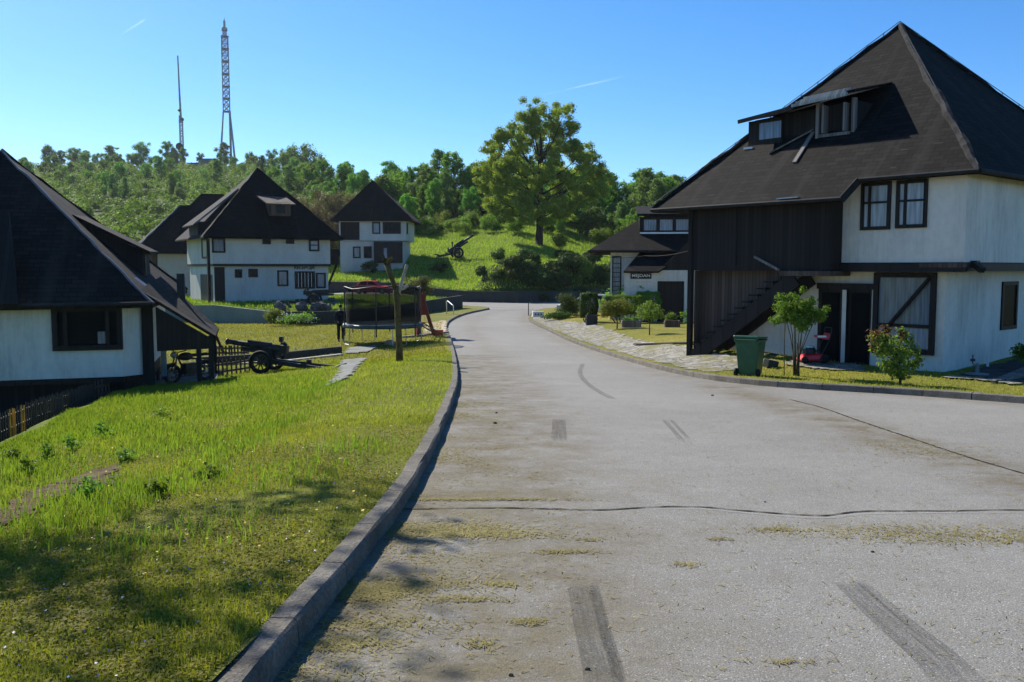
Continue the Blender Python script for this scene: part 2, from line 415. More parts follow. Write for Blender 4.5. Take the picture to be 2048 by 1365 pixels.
M_GUTTER = plain('grey_gutter_metal', (.026, .026, .027), .7, .3, 4, .1)
M_CAP = plain('light_ridge_metal', (.13, .13, .133), .45, .45, 3, .5)
M_HIP = plain('lumpy_grey_hip_felt', (.034, .033, .033), .9, .6, 5, .08, 0, .9)
M_STEEL = plain('galvanised_steel', (.42, .43, .44), .4, .2, 6, .5, .6)
M_MAST = plain('grey_mast_steel', (.31, .31, .34), .5, .2, 1, .3)
M_MASTR = plain('faded_red_mast_paint', (.28, .16, .165), .5, .2, 1, .3)
M_RUBBER = plain('black_rubber', (.014, .014, .014), .75, .3, 12, .25)
M_GREENP = plain('green_bin_plastic', (.012, .088, .04), .42, .25, 5, .45)
M_RED = plain('red_paint', (.62, .02, .025), .3, .15, 3, .5)
M_REDW = plain('red_brown_wood', (.19, .035, .022), .6, .35, 5, .3)
M_ORANGE = plain('orange_plastic', (.60, .14, .05), .5, .2, 5, .3)
M_ORANGEW = plain('sunlit_picket_and_seat_orange', (.70, .30, .04), .6, .3, 6, .3)
M_SILVERCAR = plain('silver_car_paint', (.40, .43, .46), .25, .08, 3, .6, .3)
M_BARK = plain('dark_bark', (.045, .034, .025), .95, .5, 9, .1, 0, .8)
M_BARKM = plain('mossy_bark', (.11, .085, .035), .95, .6, 5, .1, 0, .9)
M_BARKP = plain('pale_peeled_wood', (.33, .29, .23), .9, .4, 7, .1, 0, .6)
M_TWIG = plain('green_stems', (.085, .075, .045), .9, .4, 9, .1)
M_ROCK = plain('grey_rock', (.095, .092, .085), .95, .6, 4, .2, 0, .8)
M_SAND = plain('sand', (.44, .36, .26), .95, .25, 7, .1, 0, .4)
M_STONE = plain('pale_stone_slab', (.36, .335, .28), .9, .35, 5, .2, 0, .5)
M_SOIL = plain('dark_soil', (.085, .054, .03), .95, .6, 6, .1, 0, .9)
M_DARKGR = plain('dark_ground_cover', (.06, .058, .058), .95, .5, 3, .1, 0, .6)
M_LETTERB = plain('black_lettering', (.015, .013, .012), .6, .2, 4)
M_LETTERW = plain('white_lettering', (.80, .80, .78), .6, .1, 4)
M_PADG = plain('green_blue_pad_vinyl', (.02, .06, .068), .5, .3, 4, .4)
M_NAVY = plain('navy_fabric', (.016, .019, .028), .9, .4, 14, .1, 0, .3)
M_TROUS = plain('black_trouser_cloth', (.014, .014, .017), .9, .4, 14, .1, 0, .3)
M_SKIN = plain('skin', (.42, .23, .16), .55, .12, 20, .3)
M_HAIR = plain('dark_hair', (.02, .014, .011), .7, .3, 30, .2)
M_WHITEP = plain('white_painted_metal', (.75, .75, .73), .4, .1, 5, .4)
L_OAK = mat_leaf('oak_leaves', (0.178, 0.23, 0.0345), (0.247, 0.305, 0.0483), (0.31, 0.345, 0.069), .45, .25)
L_FOREST = mat_leaf('forest_leaves', (0.0998, 0.219, 0.0361), (0.147, 0.296, 0.0494), (0.189, 0.332, 0.0617), .42, .16)
L_FORESTD = mat_leaf('dark_forest_leaves', (0.091, 0.176, 0.052), (0.143, 0.24, 0.065), (0.189, 0.28, 0.078), .38, .16)
L_CREST = mat_leaf('crest_tree_leaves', (0.08, 0.12, 0.048), (0.12, 0.16, 0.064), (0.152, 0.192, 0.08), .25, .15)
L_BROWN = mat_leaf('brown_budding_twigs', (.11, .085, .055), (.15, .12, .07), (.16, .16, .07), .25, .2)
L_BUSH = mat_leaf('bush_leaves', (0.127, 0.22, 0.0385), (0.182, 0.286, 0.0528), (0.231, 0.319, 0.0715), .42, .5)
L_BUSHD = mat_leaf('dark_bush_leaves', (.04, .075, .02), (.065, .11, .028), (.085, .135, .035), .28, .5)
L_HEDGE = mat_leaf('hedge_leaves', (.09, .18, .03), (.14, .25, .04), (.20, .29, .055), .4, .8)
L_YEL = mat_leaf('yellow_green_leaves', (0.107, 0.162, 0.0286), (0.16, 0.218, 0.0416), (0.203, 0.211, 0.065), .35, .8)
L_RED = mat_leaf('red_young_leaves', (.15, .07, .04), (.17, .11, .05), (.15, .15, .05), .3, .8)
L_PARA = mat_leaf('topiary_leaves', (0.0878, 0.162, 0.0216), (0.135, 0.23, 0.0324), (0.189, 0.27, 0.054), .4, .9)
L_OLIVE = mat_leaf('olive_twig_leaves', (0.091, 0.111, 0.0455), (0.13, 0.15, 0.0585), (0.156, 0.169, 0.065), .3, .8)
B_LAWN = mat_leaf('lawn_blades', (0.182, 0.213, 0.0256), (0.266, 0.279, 0.037), (0.357, 0.317, 0.0712), .4, .55, .6)
B_TALL = mat_leaf('tall_grass_blades', (0.128, 0.188, 0.02), (0.168, 0.228, 0.028), (0.208, 0.24, 0.048), .45, .5, .6)
B_MEAD = mat_leaf('meadow_blades', (0.194, 0.322, 0.0367), (0.276, 0.408, 0.0571), (0.367, 0.452, 0.0918), .4, .2, .6)
B_DRY = mat_leaf('dry_clippings', (0.2, 0.17, 0.06), (0.29, 0.25, 0.09), (0.38, 0.34, 0.16), .15, .8, .8)

# ------------------------------------------------------------------ ground sheet
def axis(segs):
    out = []
    for a, b, s in segs: out += list(np.arange(a, b, s))
    return np.array(out)
gx = axis([(-900, -300, 40), (-300, -120, 10), (-120, -45, 2.5), (-45, -14, .9), (-14, 14, .5), (14, 40, .9), (40, 120, 3), (120, 300, 12), (300, 940, 40)])
gy = axis([(-40, 0, 4), (0, 40, .5), (40, 115, .7), (115, 200, 2.5), (200, 460, 6), (460, 1400, 60)])
GX, GY = np.meshgrid(gx, gy)
GZ = H0(GX, GY) - .45 * road_mask(GX, GY)
nx, ny = len(gx), len(gy)
V = np.stack([GX.ravel(), GY.ravel(), GZ.ravel()], 1)
ii, jj = np.meshgrid(np.arange(nx - 1), np.arange(ny - 1)); b0 = (jj * nx + ii).ravel()
FQ = np.stack([b0, b0 + 1, b0 + nx + 1, b0 + nx], 1)
def tint(x, y):
    n = len(x); c = np.empty((n, 4)); c[:] = (.19, .195, .035, 1)
    def put(mask, k):
        m = np.clip(mask, 0, 1)[:, None]; c[:, :3] = c[:, :3] * (1 - m) + np.array(k)[None] * m
    s = xL(y) - x
    put(sm((s - 2.5) / 2) * (y < 34), (.15, .19, .03))
    put(sm((y - 33) / 5) * (s > 0), (.22, .21, .05))
    put((x > xR(y)) * (y < 77) * 1.0, (.24, .215, .04))
    put(1.0 * (y > yW(x)), (.16, .21, .03))
    put(sm((y - np.maximum(135, yW(x) + 28)) / 14), (.06, .085, .025))
    put(((x > -4.5) & (x < 17) & (y > yW(x)) & (y < yW(x) + 5)) * .8, (.045, .05, .02))  # steep bank ground coloured dark to stand for its shade
    put(1.0 * inside(x, y, ISL), (.13, .20, .03))
    put(1.0 * ((y < 2) | ((y < 14) & (x > 13))), (.05, .065, .02))  # unseen ground behind and beside the camera, darkened to dim pane reflections
    return c
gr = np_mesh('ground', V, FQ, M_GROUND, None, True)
def set_attr(o, name, c):
    a = o.data.color_attributes.new(name, 'FLOAT_COLOR', 'POINT'); a.data.foreach_set('color', c.astype(np.float32).ravel())
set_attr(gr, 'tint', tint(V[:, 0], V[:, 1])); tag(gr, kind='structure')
# strips of lawn tight to the kerbs
def offs(P, d):
    t = np.gradient(P, axis=0); t /= np.linalg.norm(t, axis=1)[:, None]
    return P + np.stack([-t[:, 1], t[:, 0]], 1) * d
def strip(name, P, ds, zf, mat, up=.008):
    rows = [offs(P, d) for d in ds]; n = len(P)
    V = np.concatenate([np.column_stack([r, zf(r[:, 0], r[:, 1]) + up]) for r in rows])
    F = []
    for k in range(len(ds) - 1):
        for i in range(n - 1): F.append((k * n + i, k * n + i + 1, (k + 1) * n + i + 1, (k + 1) * n + i))
    F = np.array(F)
    if ds[-1] < ds[0]: F = F[:, ::-1]
    return np_mesh(name, V, F[:, ::-1], mat, None, True)
s1 = strip('lawn_edge', LKs, [.13, .3, .6, 1.0, 1.5], H0, M_GROUND); set_attr(s1, 'tint', tint(*np.array([v.co[:2] for v in s1.data.vertices]).T)); tag(s1, kind='structure')
s2 = strip('lawn_edge', RKs, [-.1, -.3, -.6, -1.0, -1.5], H0, M_GROUND); set_attr(s2, 'tint', tint(*np.array([v.co[:2] for v in s2.data.vertices]).T)); tag(s2, kind='structure')
# road sheets
ys = np.concatenate([np.arange(-5, 20, .25), np.arange(20, 77.6, .6)]); cs = np.linspace(0, 1, 41)
RX = xL(ys)[:, None] - .06 + (xR(ys) - xL(ys) + .12)[:, None] * cs[None]; RY = np.repeat(ys[:, None], 41, 1)
V = np.stack([RX.ravel(), RY.ravel(), Zr(RY).ravel()], 1)
ii, jj = np.meshgrid(np.arange(40), np.arange(len(ys) - 1)); b0 = (jj * 41 + ii).ravel()
road = np_mesh('road', V, np.stack([b0, b0 + 1, b0 + 42, b0 + 41], 1), M_ROAD, None, True); tag(road, kind='structure')
dl = V[:, 0] - xL(V[:, 1]); dr = xR(V[:, 1]) - V[:, 0]
def seg_d(x, y, P):
    d = np.full(len(x), 1e9)
    for (a, b), (c, e) in zip(P[:-1], P[1:]):
        t = np.clip(((x - a) * (c - a) + (y - b) * (e - b)) / ((c - a) ** 2 + (e - b) ** 2), 0, 1)
        d = np.minimum(d, np.hypot(x - a - t * (c - a), y - b - t * (e - b)))
    return d
band = [tuple(G(*p)[:2]) for p in [(1440, 775), (1600, 820), (1800, 885), (2048, 965), (2300, 1040)]]
cr1 = [tuple(G(*p)[:2]) for p in [(2048, 1060), (1800, 1062), (1600, 1055)]]
dirt = np.exp(-(dl / 1.35) ** 2) * 1.1 * (V[:, 1] < 34) + np.exp(-((dl - 1.5) / .6) ** 2) * .35 + np.exp(-(seg_d(V[:, 0], V[:, 1], band) / .55) ** 2) * .95 + np.exp(-(dr / .8) ** 2) * .55 \
    + .10 + np.exp(-(seg_d(V[:, 0], V[:, 1], cr1) / .3) ** 2) * .5
gls = np.exp(-((dl - .55) / .8) ** 2) * .62 * (V[:, 1] < 16) + .12 * (V[:, 1] < 9) * (dl < 4)
set_attr(road, 'dirt', np.stack([np.clip(dirt, 0, 1), np.clip(gls, 0, 1), 0 * dl, 1 + 0 * dl], 1))
xs = np.arange(-30, 40.1, .7); ks = np.linspace(0, 1, 14)
Y0 = yS(xs); Y1 = yW(xs)
RX = np.repeat(xs[:, None], 14, 1); RY = Y0[:, None] - .05 + (Y1 - Y0 + .05)[:, None] * ks[None]
V = np.stack([RX.ravel(), RY.ravel(), RF(RX).ravel()], 1)
ii, jj = np.meshgrid(np.arange(13), np.arange(len(xs) - 1)); b0 = (jj * 14 + ii).ravel()
far_road = np_mesh('road', V, np.stack([b0, b0 + 14, b0 + 15, b0 + 1], 1), M_ROAD, None, True); tag(far_road, kind='structure')
# kerbs: a profile swept along the road edge, with joints
def kerb(P, side, wd, label=None):
    b = MB(); n = len(P); prof = [(0, -.05), (0.012, .115), (.03, .135), (wd - .02, .135), (wd, .115), (wd, -.05)]
    def zf(p): return float(Zr(p[1])) if p[1] < 77.4 else float(RF(p[0]))
    t = np.gradient(P, axis=0); t /= np.linalg.norm(t, axis=1)[:, None]; nr = np.stack([-t[:, 1], t[:, 0]], 1) * side
    rings = []
    for i in range(n):
        jit = random.uniform(-.01, .01)
        rings.append([(P[i][0] + nr[i][0] * (d + jit), P[i][1] + nr[i][1] * (d + jit), zf(P[i]) + h + (random.uniform(-.008, .008) if h > 0 else 0)) for d, h in prof])
    k = len(prof); step = 1
    for i in range(n - 1):
        a, c = rings[i], rings[i + 1]
        # small joint between stones
        if i % 2 == 1:
            c = [tuple(np.array(q) * .975 + np.array(p) * .025) for p, q in zip(a, c)]
        vs = list(a) + list(c); fs = [(j, j + 1, k + j + 1, k + j) for j in range(k - 1)] + [tuple(range(k)), tuple(range(2 * k - 1, k - 1, -1))]
        if side > 0: fs = [f[::-1] for f in fs]
        b.add(vs, fs)
    return tag(b.build('kerb', M_KERB), kind='structure')
kerb(LKs, 1, .17); kerb(RKs, -1, .14)
# ------------------------------------------------------------------ buildings
class Fr:
    """a house's own frame: origin at one front corner, x along the facade to the right, y into the depth"""
    def __init__(s, O, d):
        s.O = np.array(O, float); X = np.array([d[0], d[1], 0.]); s.X = X / np.linalg.norm(X); s.Y = np.array([-s.X[1], s.X[0], 0]); s.rz = math.atan2(s.X[1], s.X[0])
    def fac(s, px, py, y=0.):
        d = ray(px, py); q = s.O + s.Y * y; t = ((q - EYE) @ s.Y) / (d @ s.Y); w = EYE + d * t - s.O
        return w @ s.X, w[2]
    def w(s, x, y, z): return s.O + s.X * x + s.Y * y + np.array([0, 0, z])
def window(P, x0, x1, z0, z1, y=0., fw=.09, glass=None, mull=(), rails=(), name='window', sill=False, depth=.07, fmat=None, ax='y', sgn=-1):
    """frame proud of the wall plane with a pane set back in it; ax y: on a front wall, ax x: on a side wall (then x0,x1 run in depth)"""
    def bx(b, a0, a1, c0, c1, d0, d1):
        if ax == 'y': b.box(a0, a1, y + sgn * d0, y + sgn * d1, c0, c1)
        else: b.box(y + sgn * d0, y + sgn * d1, a0, a1, c0, c1)
    f = MB(); g = MB()
    bx(f, x0, x0 + fw, z0, z1, -.03, depth); bx(f, x1 - fw, x1, z0, z1, -.03, depth)
    bx(f, x0 + fw, x1 - fw, z1 - fw, z1, -.03, depth); bx(f, x0 + fw, x1 - fw, z0, z0 + fw, -.03, depth)
    for m in mull: bx(f, m - fw * .4, m + fw * .4, z0 + fw, z1 - fw, .012, depth - .01)
    for r in rails: bx(f, x0 + fw, x1 - fw, r - fw * .3, r + fw * .3, .012, depth - .015)
    o = f.build(name, fmat or M_FRAME, P)
    bx(g, x0 + fw, x1 - fw, z0 + fw, z1 - fw, .004, .02)
    g.build('pane', glass or M_GLASSD, o)
    if sill:
        q = MB(); bx(q, x0 - .05, x1 + .05, z0 - .05, z0 - .004, -.02, depth + .09); q.build('sill', M_GREYWOOD, o)
    return o
def piece(pts, t=.12):
    return [np.array(p, float) for p in pts], np.array([0, 0, -t])
def roof_part(P, polys, mat, name='roof', t=.12):
    b = MB()
    for p in polys: b.prism(*piece(p, t))
    return b.build(name, mat, P)
def caps(P, lines, r=.06, mat=None):
    b = MB()
    for a, c in lines:
        a = np.array(a, float); c = np.array(c, float); n = 16
        b.tube([a + (c - a) * i / n + np.array([random.uniform(-.03, .03), random.uniform(-.03, .03), random.uniform(-.03, .035)]) for i in range(n + 1)], [r * random.uniform(.75, 1.35) for _ in range(n + 1)], 7)
    return b.build('hip_cap', mat or M_SHING, P)
def gutter(P, lines, r=.055):
    b = MB()
    for a, c in lines: b.tube([a, c], r, 8)
    return b.build('gutter', M_GUTTER, P)
def text_mesh(name, s, h, wd, mat, parent, loc, rot=(R(90), 0, 0), bold=.02, depth=.015):
    cu = bpy.data.curves.new(name, 'FONT'); cu.body = s; cu.extrude = depth; cu.offset = bold; cu.size = 1; cu.align_x = 'CENTER'; cu.align_y = 'CENTER'
    t = bpy.data.objects.new(name, cu); col.objects.link(t)
    bpy.context.view_layer.update()
    me = bpy.data.meshes.new_from_object(t.evaluated_get(bpy.context.evaluated_depsgraph_get())); bpy.data.objects.remove(t)
    co = np.array([v.co for v in me.vertices]); mn, mx = co.min(0), co.max(0)
    co = (co - (mn + mx) / 2) * np.array([wd / (mx[0] - mn[0]), h / (mx[1] - mn[1]), 1])
    me.vertices.foreach_set('co', co.ravel()); me.update()
    o = link_mesh(name, me, mat, parent); o.location = loc; o.rotation_euler = rot
    return o

# ---- house A: the large house on the right
A = Fr(at(1885, 748, 22.6), (.653, -.757))
hA = thing('house', 'largest white house on the right with dark wooden upper porch, outside stair and broken dormer', 'house', A.O, A.rz)
b = MB(); b.box(-7.15, 0, 0, 11.4, -.6, 2.62); b.build('wall', M_PLASTER, hA)
b = MB(); b.box(-2.85, .6, -.45, 11.8, 2.82, 5.0); b.box(-7.9, -2.85, .0, 11.8, 2.82, 4.9); b.build('wall', M_PLASTER, hA)
b = MB(); b.box(-2.9, .64, -.52, -.36, 2.58, 2.80); b.box(.50, .66, -.36, 11.8, 2.60, 2.80); b.box(-2.9, .5, -.36, 0, 2.62, 2.815); b.box(.003, .5, 0, 11.6, 2.63, 2.815); b.build('band_beam', M_FRAME, hA)
b = MB(); b.box(-.45, .663, -.524, -.40, 2.69, 2.80); b.build('beam_board', M_WOODB, hA)
b = MB(); b.box(-7.25, -2.60, -1.0, .02, 2.60, 4.62); b.build('porch_cladding', M_WOOD, hA)
b = MB(); b.box(-4.1, -2.55, -1.10, -.05, 2.46, 2.595); b.build('stair_landing', M_WOODB, hA)
b = MB(); b.box(-7.32, -7.18, -1.04, -.9, -.3, 4.55); b.box(-5.7, -5.58, -1.025, -.98, 2.74, 4.5); b.build('corner_post', M_WOOD, hA)
# boards behind the stair, cut along the steps
NS = 12; sx0, sz0, sx1, sz1 = -7.05, .18, -4.1, 2.5
pts = [(-7.2, 2.64), (-4.15, 2.64)]
for i in range(NS, 0, -1):
    xx = sx0 + (sx1 - sx0) * i / NS; zz = sz0 + (sz1 - sz0) * (i) / NS; zl = sz0 + (sz1 - sz0) * (i - 1) / NS
    pts += [(xx, zz), (xx - (sx1 - sx0) / NS + .001, zz), ] if i == NS else [(xx, zz), (xx - (sx1 - sx0) / NS + .001, zz)]
pts += [(-7.2, .1)]
b = MB(); b.prism([(x, -.62, z) for x, z in pts], (0, .06, 0)); b.build('board_panel', M_WOODB, hA)
b = MB(); b.box(-7.17, -7.12, -.89, -.63, -.3, 2.595); b.build('board_panel', M_WOODB, hA)
st = MB(); st.beam((sx0 - .1, -.98, sz0 - .28), (sx1 + .45, -.98, sz1 - .10), .08, .42); st.beam((sx0 - .1, -.16, sz0 - .28), (sx1 + .45, -.16, sz1 - .10), .08, .42)
so = st.build('stair', M_FRAME, hA); tr = MB()
for i in range(1, NS):
    xx = sx0 + (sx1 - sx0) * i / NS; zz = sz0 + (sz1 - sz0) * i / NS; tr.box(xx - .27, xx + .02, -1.04, -.1, zz - .045, zz)
tr.build('tread', M_WOOD, so)
b = MB(); b.beam((-4.95, -1.03, 3.0), (-4.1, -1.08, 2.62), .06, .07); b.build('stair_handrail', M_GREYWOOD, hA)
apx = (-3.9, 5, 10.265); FRc = (1.0, -.85, 5.0); FL = (-8.45, -1.4, 4.505); BR = (1.0, 12.6, 5.0); BL = (-8.45, 12.6, 4.9)
roof_part(hA, [[FRc, apx, FL, (-2.15, -1.4, 4.505), (-1.93, -.85, 5.0)], [FRc, BR, apx], [BR, BL, apx], [BL, FL, apx]], M_SHING)
b = MB(); b.tube([(-8.45, -1.44, 4.46), (-2.1, -1.44, 4.46)], .06, 8); b.tube([(-1.95, -.89, 4.96), (1.05, -.89, 4.96)], .06, 8); b.tube([(1.05, -.89, 4.96), (1.05, 12.6, 4.96)], .06, 8); b.beam((-2.1, -1.42, 4.44), (-1.95, -.87, 4.94), .03, .2); b.build('gutter', M_GUTTER, hA)
b = MB(); b.beam((-4.0, -1.41, 4.56), (-3.35, -1.41, 4.57), .12, .03); o = b.build('eave_flashing', M_STEEL, hA)
caps(hA, [(apx, FL), (apx, BR)], .075, M_SHING); caps(hA, [(apx, FRc)], .10, M_HIP)
wl = MB()
for a, c in ((apx, FL), (apx, BR), (apx, FRc)):
    a = np.array(a); c = np.array(c); h_ = np.array([0, 0, .13]) if c[2] != 5.0 or c[1] > 5 else np.array([0, 0, .1])
    wl.tube([a + h_, c + h_], .012, 5)
    for i in range(1, 15):
        q = a + (c - a) * i / 15; wl.tube([q, q + h_ * 1.15], .014, 5)
wl.build('lightning_wire', M_BLACK, hA)
# dormer
dm = MB(); dm.prism([(-6.35, .92, 6.3), (-3.0, .92, 6.3), (-3.0, .92, 7.35), (-6.35, .92, 7.2)], (0, 2.0, 0)); dm.box(-6.45, -5.3, .72, .93, 6.38, 7.15); d0 = dm.build('dormer', M_WOOD, hA)
b = MB(); b.box(-4.17, -4.06, .70, .92, 6.3, 7.40); b.box(-3.12, -3.02, .78, .92, 6.3, 7.42); b.box(-4.05, -3.13, .72, .92, 6.35, 6.5); b.box(-3.95, -3.88, .64, .90, 6.52, 7.3); b.box(-3.3, -3.24, .64, .90, 6.52, 7.3); b.build('dormer_window_frame', M_GREYWOOD, d0)
b = MB(); b.box(-6.05, -5.3, .70, .715, 6.56, 7.05); b.build('dormer_pane', M_GLASSC, d0)
b = MB(); b.box(-6.5, -6.2, .55, .72, 6.30, 6.36); b.build('dormer_flashing', M_WHITEP, d0)
b = MB(); b.prism([(-6.62, .42, 7.20), (-4.6, .38, 7.38), (-4.5, 2.2, 7.86), (-6.15, 1.85, 7.52)], (0, 0, -.09)); b.prism([(-4.6, .42, 7.44), (-2.86, .45, 7.58), (-2.8, 2.45, 8.02), (-4.5, 2.2, 7.90)], (0, 0, -.08))
b.build('dormer_roof', M_SHING, d0)
b = MB(); b.beam((-6.62, .40, 7.13), (-4.7, .36, 7.29), .03, .11); b.build('dormer_fascia', M_WOOD, d0)
b = MB()
for i in range(4): b.beam((-4.75 + .1 * i, .36 + .05 * i, 7.36 + .055 * i + .02 * (i % 2)), (-3.02 - .06 * (i % 3), .36 + .05 * i, 7.46 + .055 * i - .015 * (i % 2)), .045, .085)
b.build('broken_fascia_board', M_SUNWOOD, d0)
for i, (p, q, wd, lb) in enumerate([((-5.42, .28, 6.06), (-4.24, 1.06, 6.80), .10, 'long loose plank lying aslant on the shingle roof below the dormer'), ((-4.30, -.15, 5.67), (-4.36, .9, 6.62), .12, 'short loose plank lying down the roof slope below the dormer')]):
    b = MB(); b.beam(A.w(*p), A.w(*q), wd, .04, (0, 0, 1)); tag(b.build('plank', M_GREYWOOD), lb, 'plank', 'loose planks on the house roof')
# upper windows
for x0, x1, z0, z1 in ((-2.08, -1.27, 3.67, 4.9), (-1.13, -.33, 3.69, 4.9)):
    window(hA, x0, x1, z0, z1, -.45, .09, M_GLASSW, rails=[4.38], sill=False, depth=.06, mull=[x0 + .24])
b = MB(); b.box(-1.99, -1.36, -.475, -.474, 4.42, 4.8); 
# ground floor: door leaves, pillar, big window with diagonal brace
x0, z0 = A.fac(1636, 705); x1, z1 = A.fac(1755, 578)
do = MB(); do.box(-3.5, -1.95, -.03, .05, .02, 2.12); dd = do.build('door', M_FRAME, hA)
b = MB(); b.box(-3.38, -2.85, -.045, -.032, .12, 2.0); b.box(-2.5, -1.98, -.045, -.032, .12, 2.0); b.build('door_pane', M_GLASSK, dd)
b = MB(); b.box(-3.52, -1.85, -.10, .0, 2.1, 2.26); b.box(-2.78, -2.64, -.13, -.05, -.02, 2.1); b.build('door_frame', M_FRAME, dd)
b = MB(); b.box(-2.72, -2.60, -.135, -.132, .05, 2.08); b.build('door_pillar', M_PLASTER, hA)
wb = window(hA, -1.86, -.22, .45, 2.56, 0, .13, M_GLASSC, rails=[1.18], depth=.10)
b = MB(); b.beam((-1.75, -.09, .75), (-.38, -.09, 2.42), .06, .14, (0, 1, 0)); b.build('brace', M_FRAME, hA)
b = MB(); b.box(-1.70, -.36, -.032, -.022, .6, 1.12); b.build('window_curtain', M_GLASSW, hA)
window(hA, 3.5, 4.6, .95, 2.3, 0, .1, M_GLASSK, ax='x', sgn=1, depth=.05)
b = MB(); b.box(-7.8, .05, -.05, 0, -.6, .0); b.box(.0, .05, 0, 11.4, -.6, .04); b.build('plinth', M_CONC, hA)
b = MB(); b.box(-3.7, -1.5, -1.1, -.03, -.25, -.02); b.build('door_step', M_STONE, hA)
b = MB(); b.box(.62, .76, -.1, .1, 2.72, 2.86); b.beam((.68, -.04, 2.78), (.92, -.14, 2.62), .16, .13); b.build('floodlight', M_BLACK, hA)

# ---- house F: the house at the left edge
Ff = Fr(at(245, 755, 26), (1, .3))
hF = thing('house', 'white house at the left edge with wide dark shingle roof, porch and basement below', 'house', Ff.O, Ff.rz)
b = MB(); b.prism([(-9, 0, 0), (0.02, 0, .02), (.52, .42, .02), (.52, 9, .02), (-9, 9, 0)], (0, 0, 2.3)); b.build('wall', M_PLASTER, hF)
b = MB(); b.prism([(-9, .3, -2.2), (.1, .3, -2.2), (.3, 1, -2.2), (.3, 9, -2.2), (-9, 9, -2.2)], (0, 0, 2.15)); b.build('basement_wall', M_WOOD, hF)
b = MB(); b.box(-9, .05, -.06, .28, -.14, -.01); b.build('floor_beam', M_FRAME, hF)
window(hF, -1.80, .05, .82, 2.08, 0, .14, M_GLASSK, mull=[-1.45, -.35], depth=.12)
b = MB(); b.box(-.62, -.38, -.03, -.02, 1.0, 1.35); b.build('window_curtain', M_GLASSC, hF)
fa = (-4.0, 4.9, 7.0)
FRe = (.95, -.65, 2.17); FLe = (-9.4, -.65, 2.1); FBR = (1.3, 9.8, 2.3); FBL = (-9.4, 9.8, 2.2)
roof_part(hF, [[FLe, FRe, fa], [FRe, FBR, fa], [FBR, FBL, fa], [FBL, FLe, fa]], M_SHINGF)
gutter(hF, [((-9.4, -.69, 2.1), (.95, -.69, 2.17))])
caps(hF, [(fa, FRe)], .04, M_CAP); caps(hF, [(fa, FBR)], .05, M_SHINGF)
# porch roof carried on over the side entrance
pr0 = Ff.fac(300, 565, 1.5); 
roof_part(hF, [[(.55, -.1, 2.55), (2.6, .55, 1.12), (2.6, 4.3, 1.12), (.75, 4.6, 2.9)]], M_SHINGF, 'porch_roof', .1)
b = MB(); b.prism([(.95, .12, 2.05), (2.45, .6, 1.05), (2.45, .66, .72), (.95, .18, .72)], (0, .08, 0)); b.build('porch_gable', M_WOOD, hF)
for x, y in ((2.1, .62), (2.45, .68), (2.45, 3.9)):
    b = MB(); b.box(x - .07, x + .07, y - .07, y + .07, -1.2, 1.12 if x > 2.3 else 1.25); b.build('porch_post', M_WOOD, hF)
b = MB(); b.box(.53, .85, .3, .36, -.4, 2.1); b.build('porch_side_shade_board', M_WOOD, hF)  # dark board stands in for the shaded side wall of the porch
b = MB(); b.box(1.0, 1.16, .75, .8, -.1, 1.3); b.build('porch_panel', M_GLASSC, hF)
b = MB(); b.box(.55, 2.55, .4, 4.2, -.55, -.40); b.box(.7, 2.4, .5, 4.0, -1.4, -.55); b.build('porch_floor', M_CONC, hF)
b = MB(); b.prism([(.2, .55, 2.75), (1.05, 1.4, 2.15), (1.05, 2.1, 2.2), (.3, 1.6, 2.85)], (0, 0, .06)); b.build('roof_flashing', M_CAP, hF)
# side dormer on the right roof slope
b = MB(); b.prism([(-1.75, 3.6, 4.9), (.55, 3.4, 3.72), (.6, 5.8, 3.75), (-1.7, 6.0, 4.95)], (0, 0, -.1)); dmr = b.build('dormer_roof', M_SHINGF, hF)
b = MB(); b.prism([(-1.6, 3.75, 4.75), (.3, 3.6, 3.72), (.35, 3.6, 2.9), (.2, 3.6, 2.7)], (0, 2.0, 0)); b.build('dormer', M_WOOD, hF)
b = MB(); b.box(.30, .37, 3.7, 4.1, 2.95, 3.62); b.build('dormer_window', M_GLASSD, hF)
b = MB(); b.box(1.3, 1.55, 4.0, 4.25, 1.8, 3.0); b.build('chimney_pipe', M_BLACK, hF)
# dark prism at the left of the front roof slope
b = MB(); b.prism([(-2.45, -.74, 2.05), (-4.6, -.74, 2.05), (-4.6, 1.15, 4.75), (-3.0, 1.15, 4.7)], (0, -.2, .16)); b.build('dark_roof_prism', M_WOOD, hF)

# ---- house C: reception
C_ = Fr(at(430, 607, 66), (1, .6))
hC = thing('house', 'white two storey reception house with steep black roof left of the road', 'house', C_.O, C_.rz)
b = MB(); b.box(0, 8.7, 0, 8.6, -.8, 2.72); b.build('wall', M_PLASTER2, hC)
b = MB(); b.box(-.12, 8.8, -.28, 8.9, 2.90, 4.95); b.build('wall', M_PLASTER2, hC)
b = MB(); b.box(-.14, 8.82, -.31, 8.92, 2.72, 2.90); b.build('band_beam', M_FRAME, hC)
ca = (4.5, 4.3, 10.5); c1, c2, c3, c4 = (-.9, -1.0, 4.85), (9.6, -1.0, 4.85), (9.6, 9.7, 4.85), (-.9, 9.7, 4.85)
roof_part(hC, [[c1, c2, ca], [c2, c3, ca], [c3, c4, ca], [c4, c1, ca]], M_SHINGB)
caps(hC, [(ca, c1), (ca, c2)], .05, M_SHINGB)
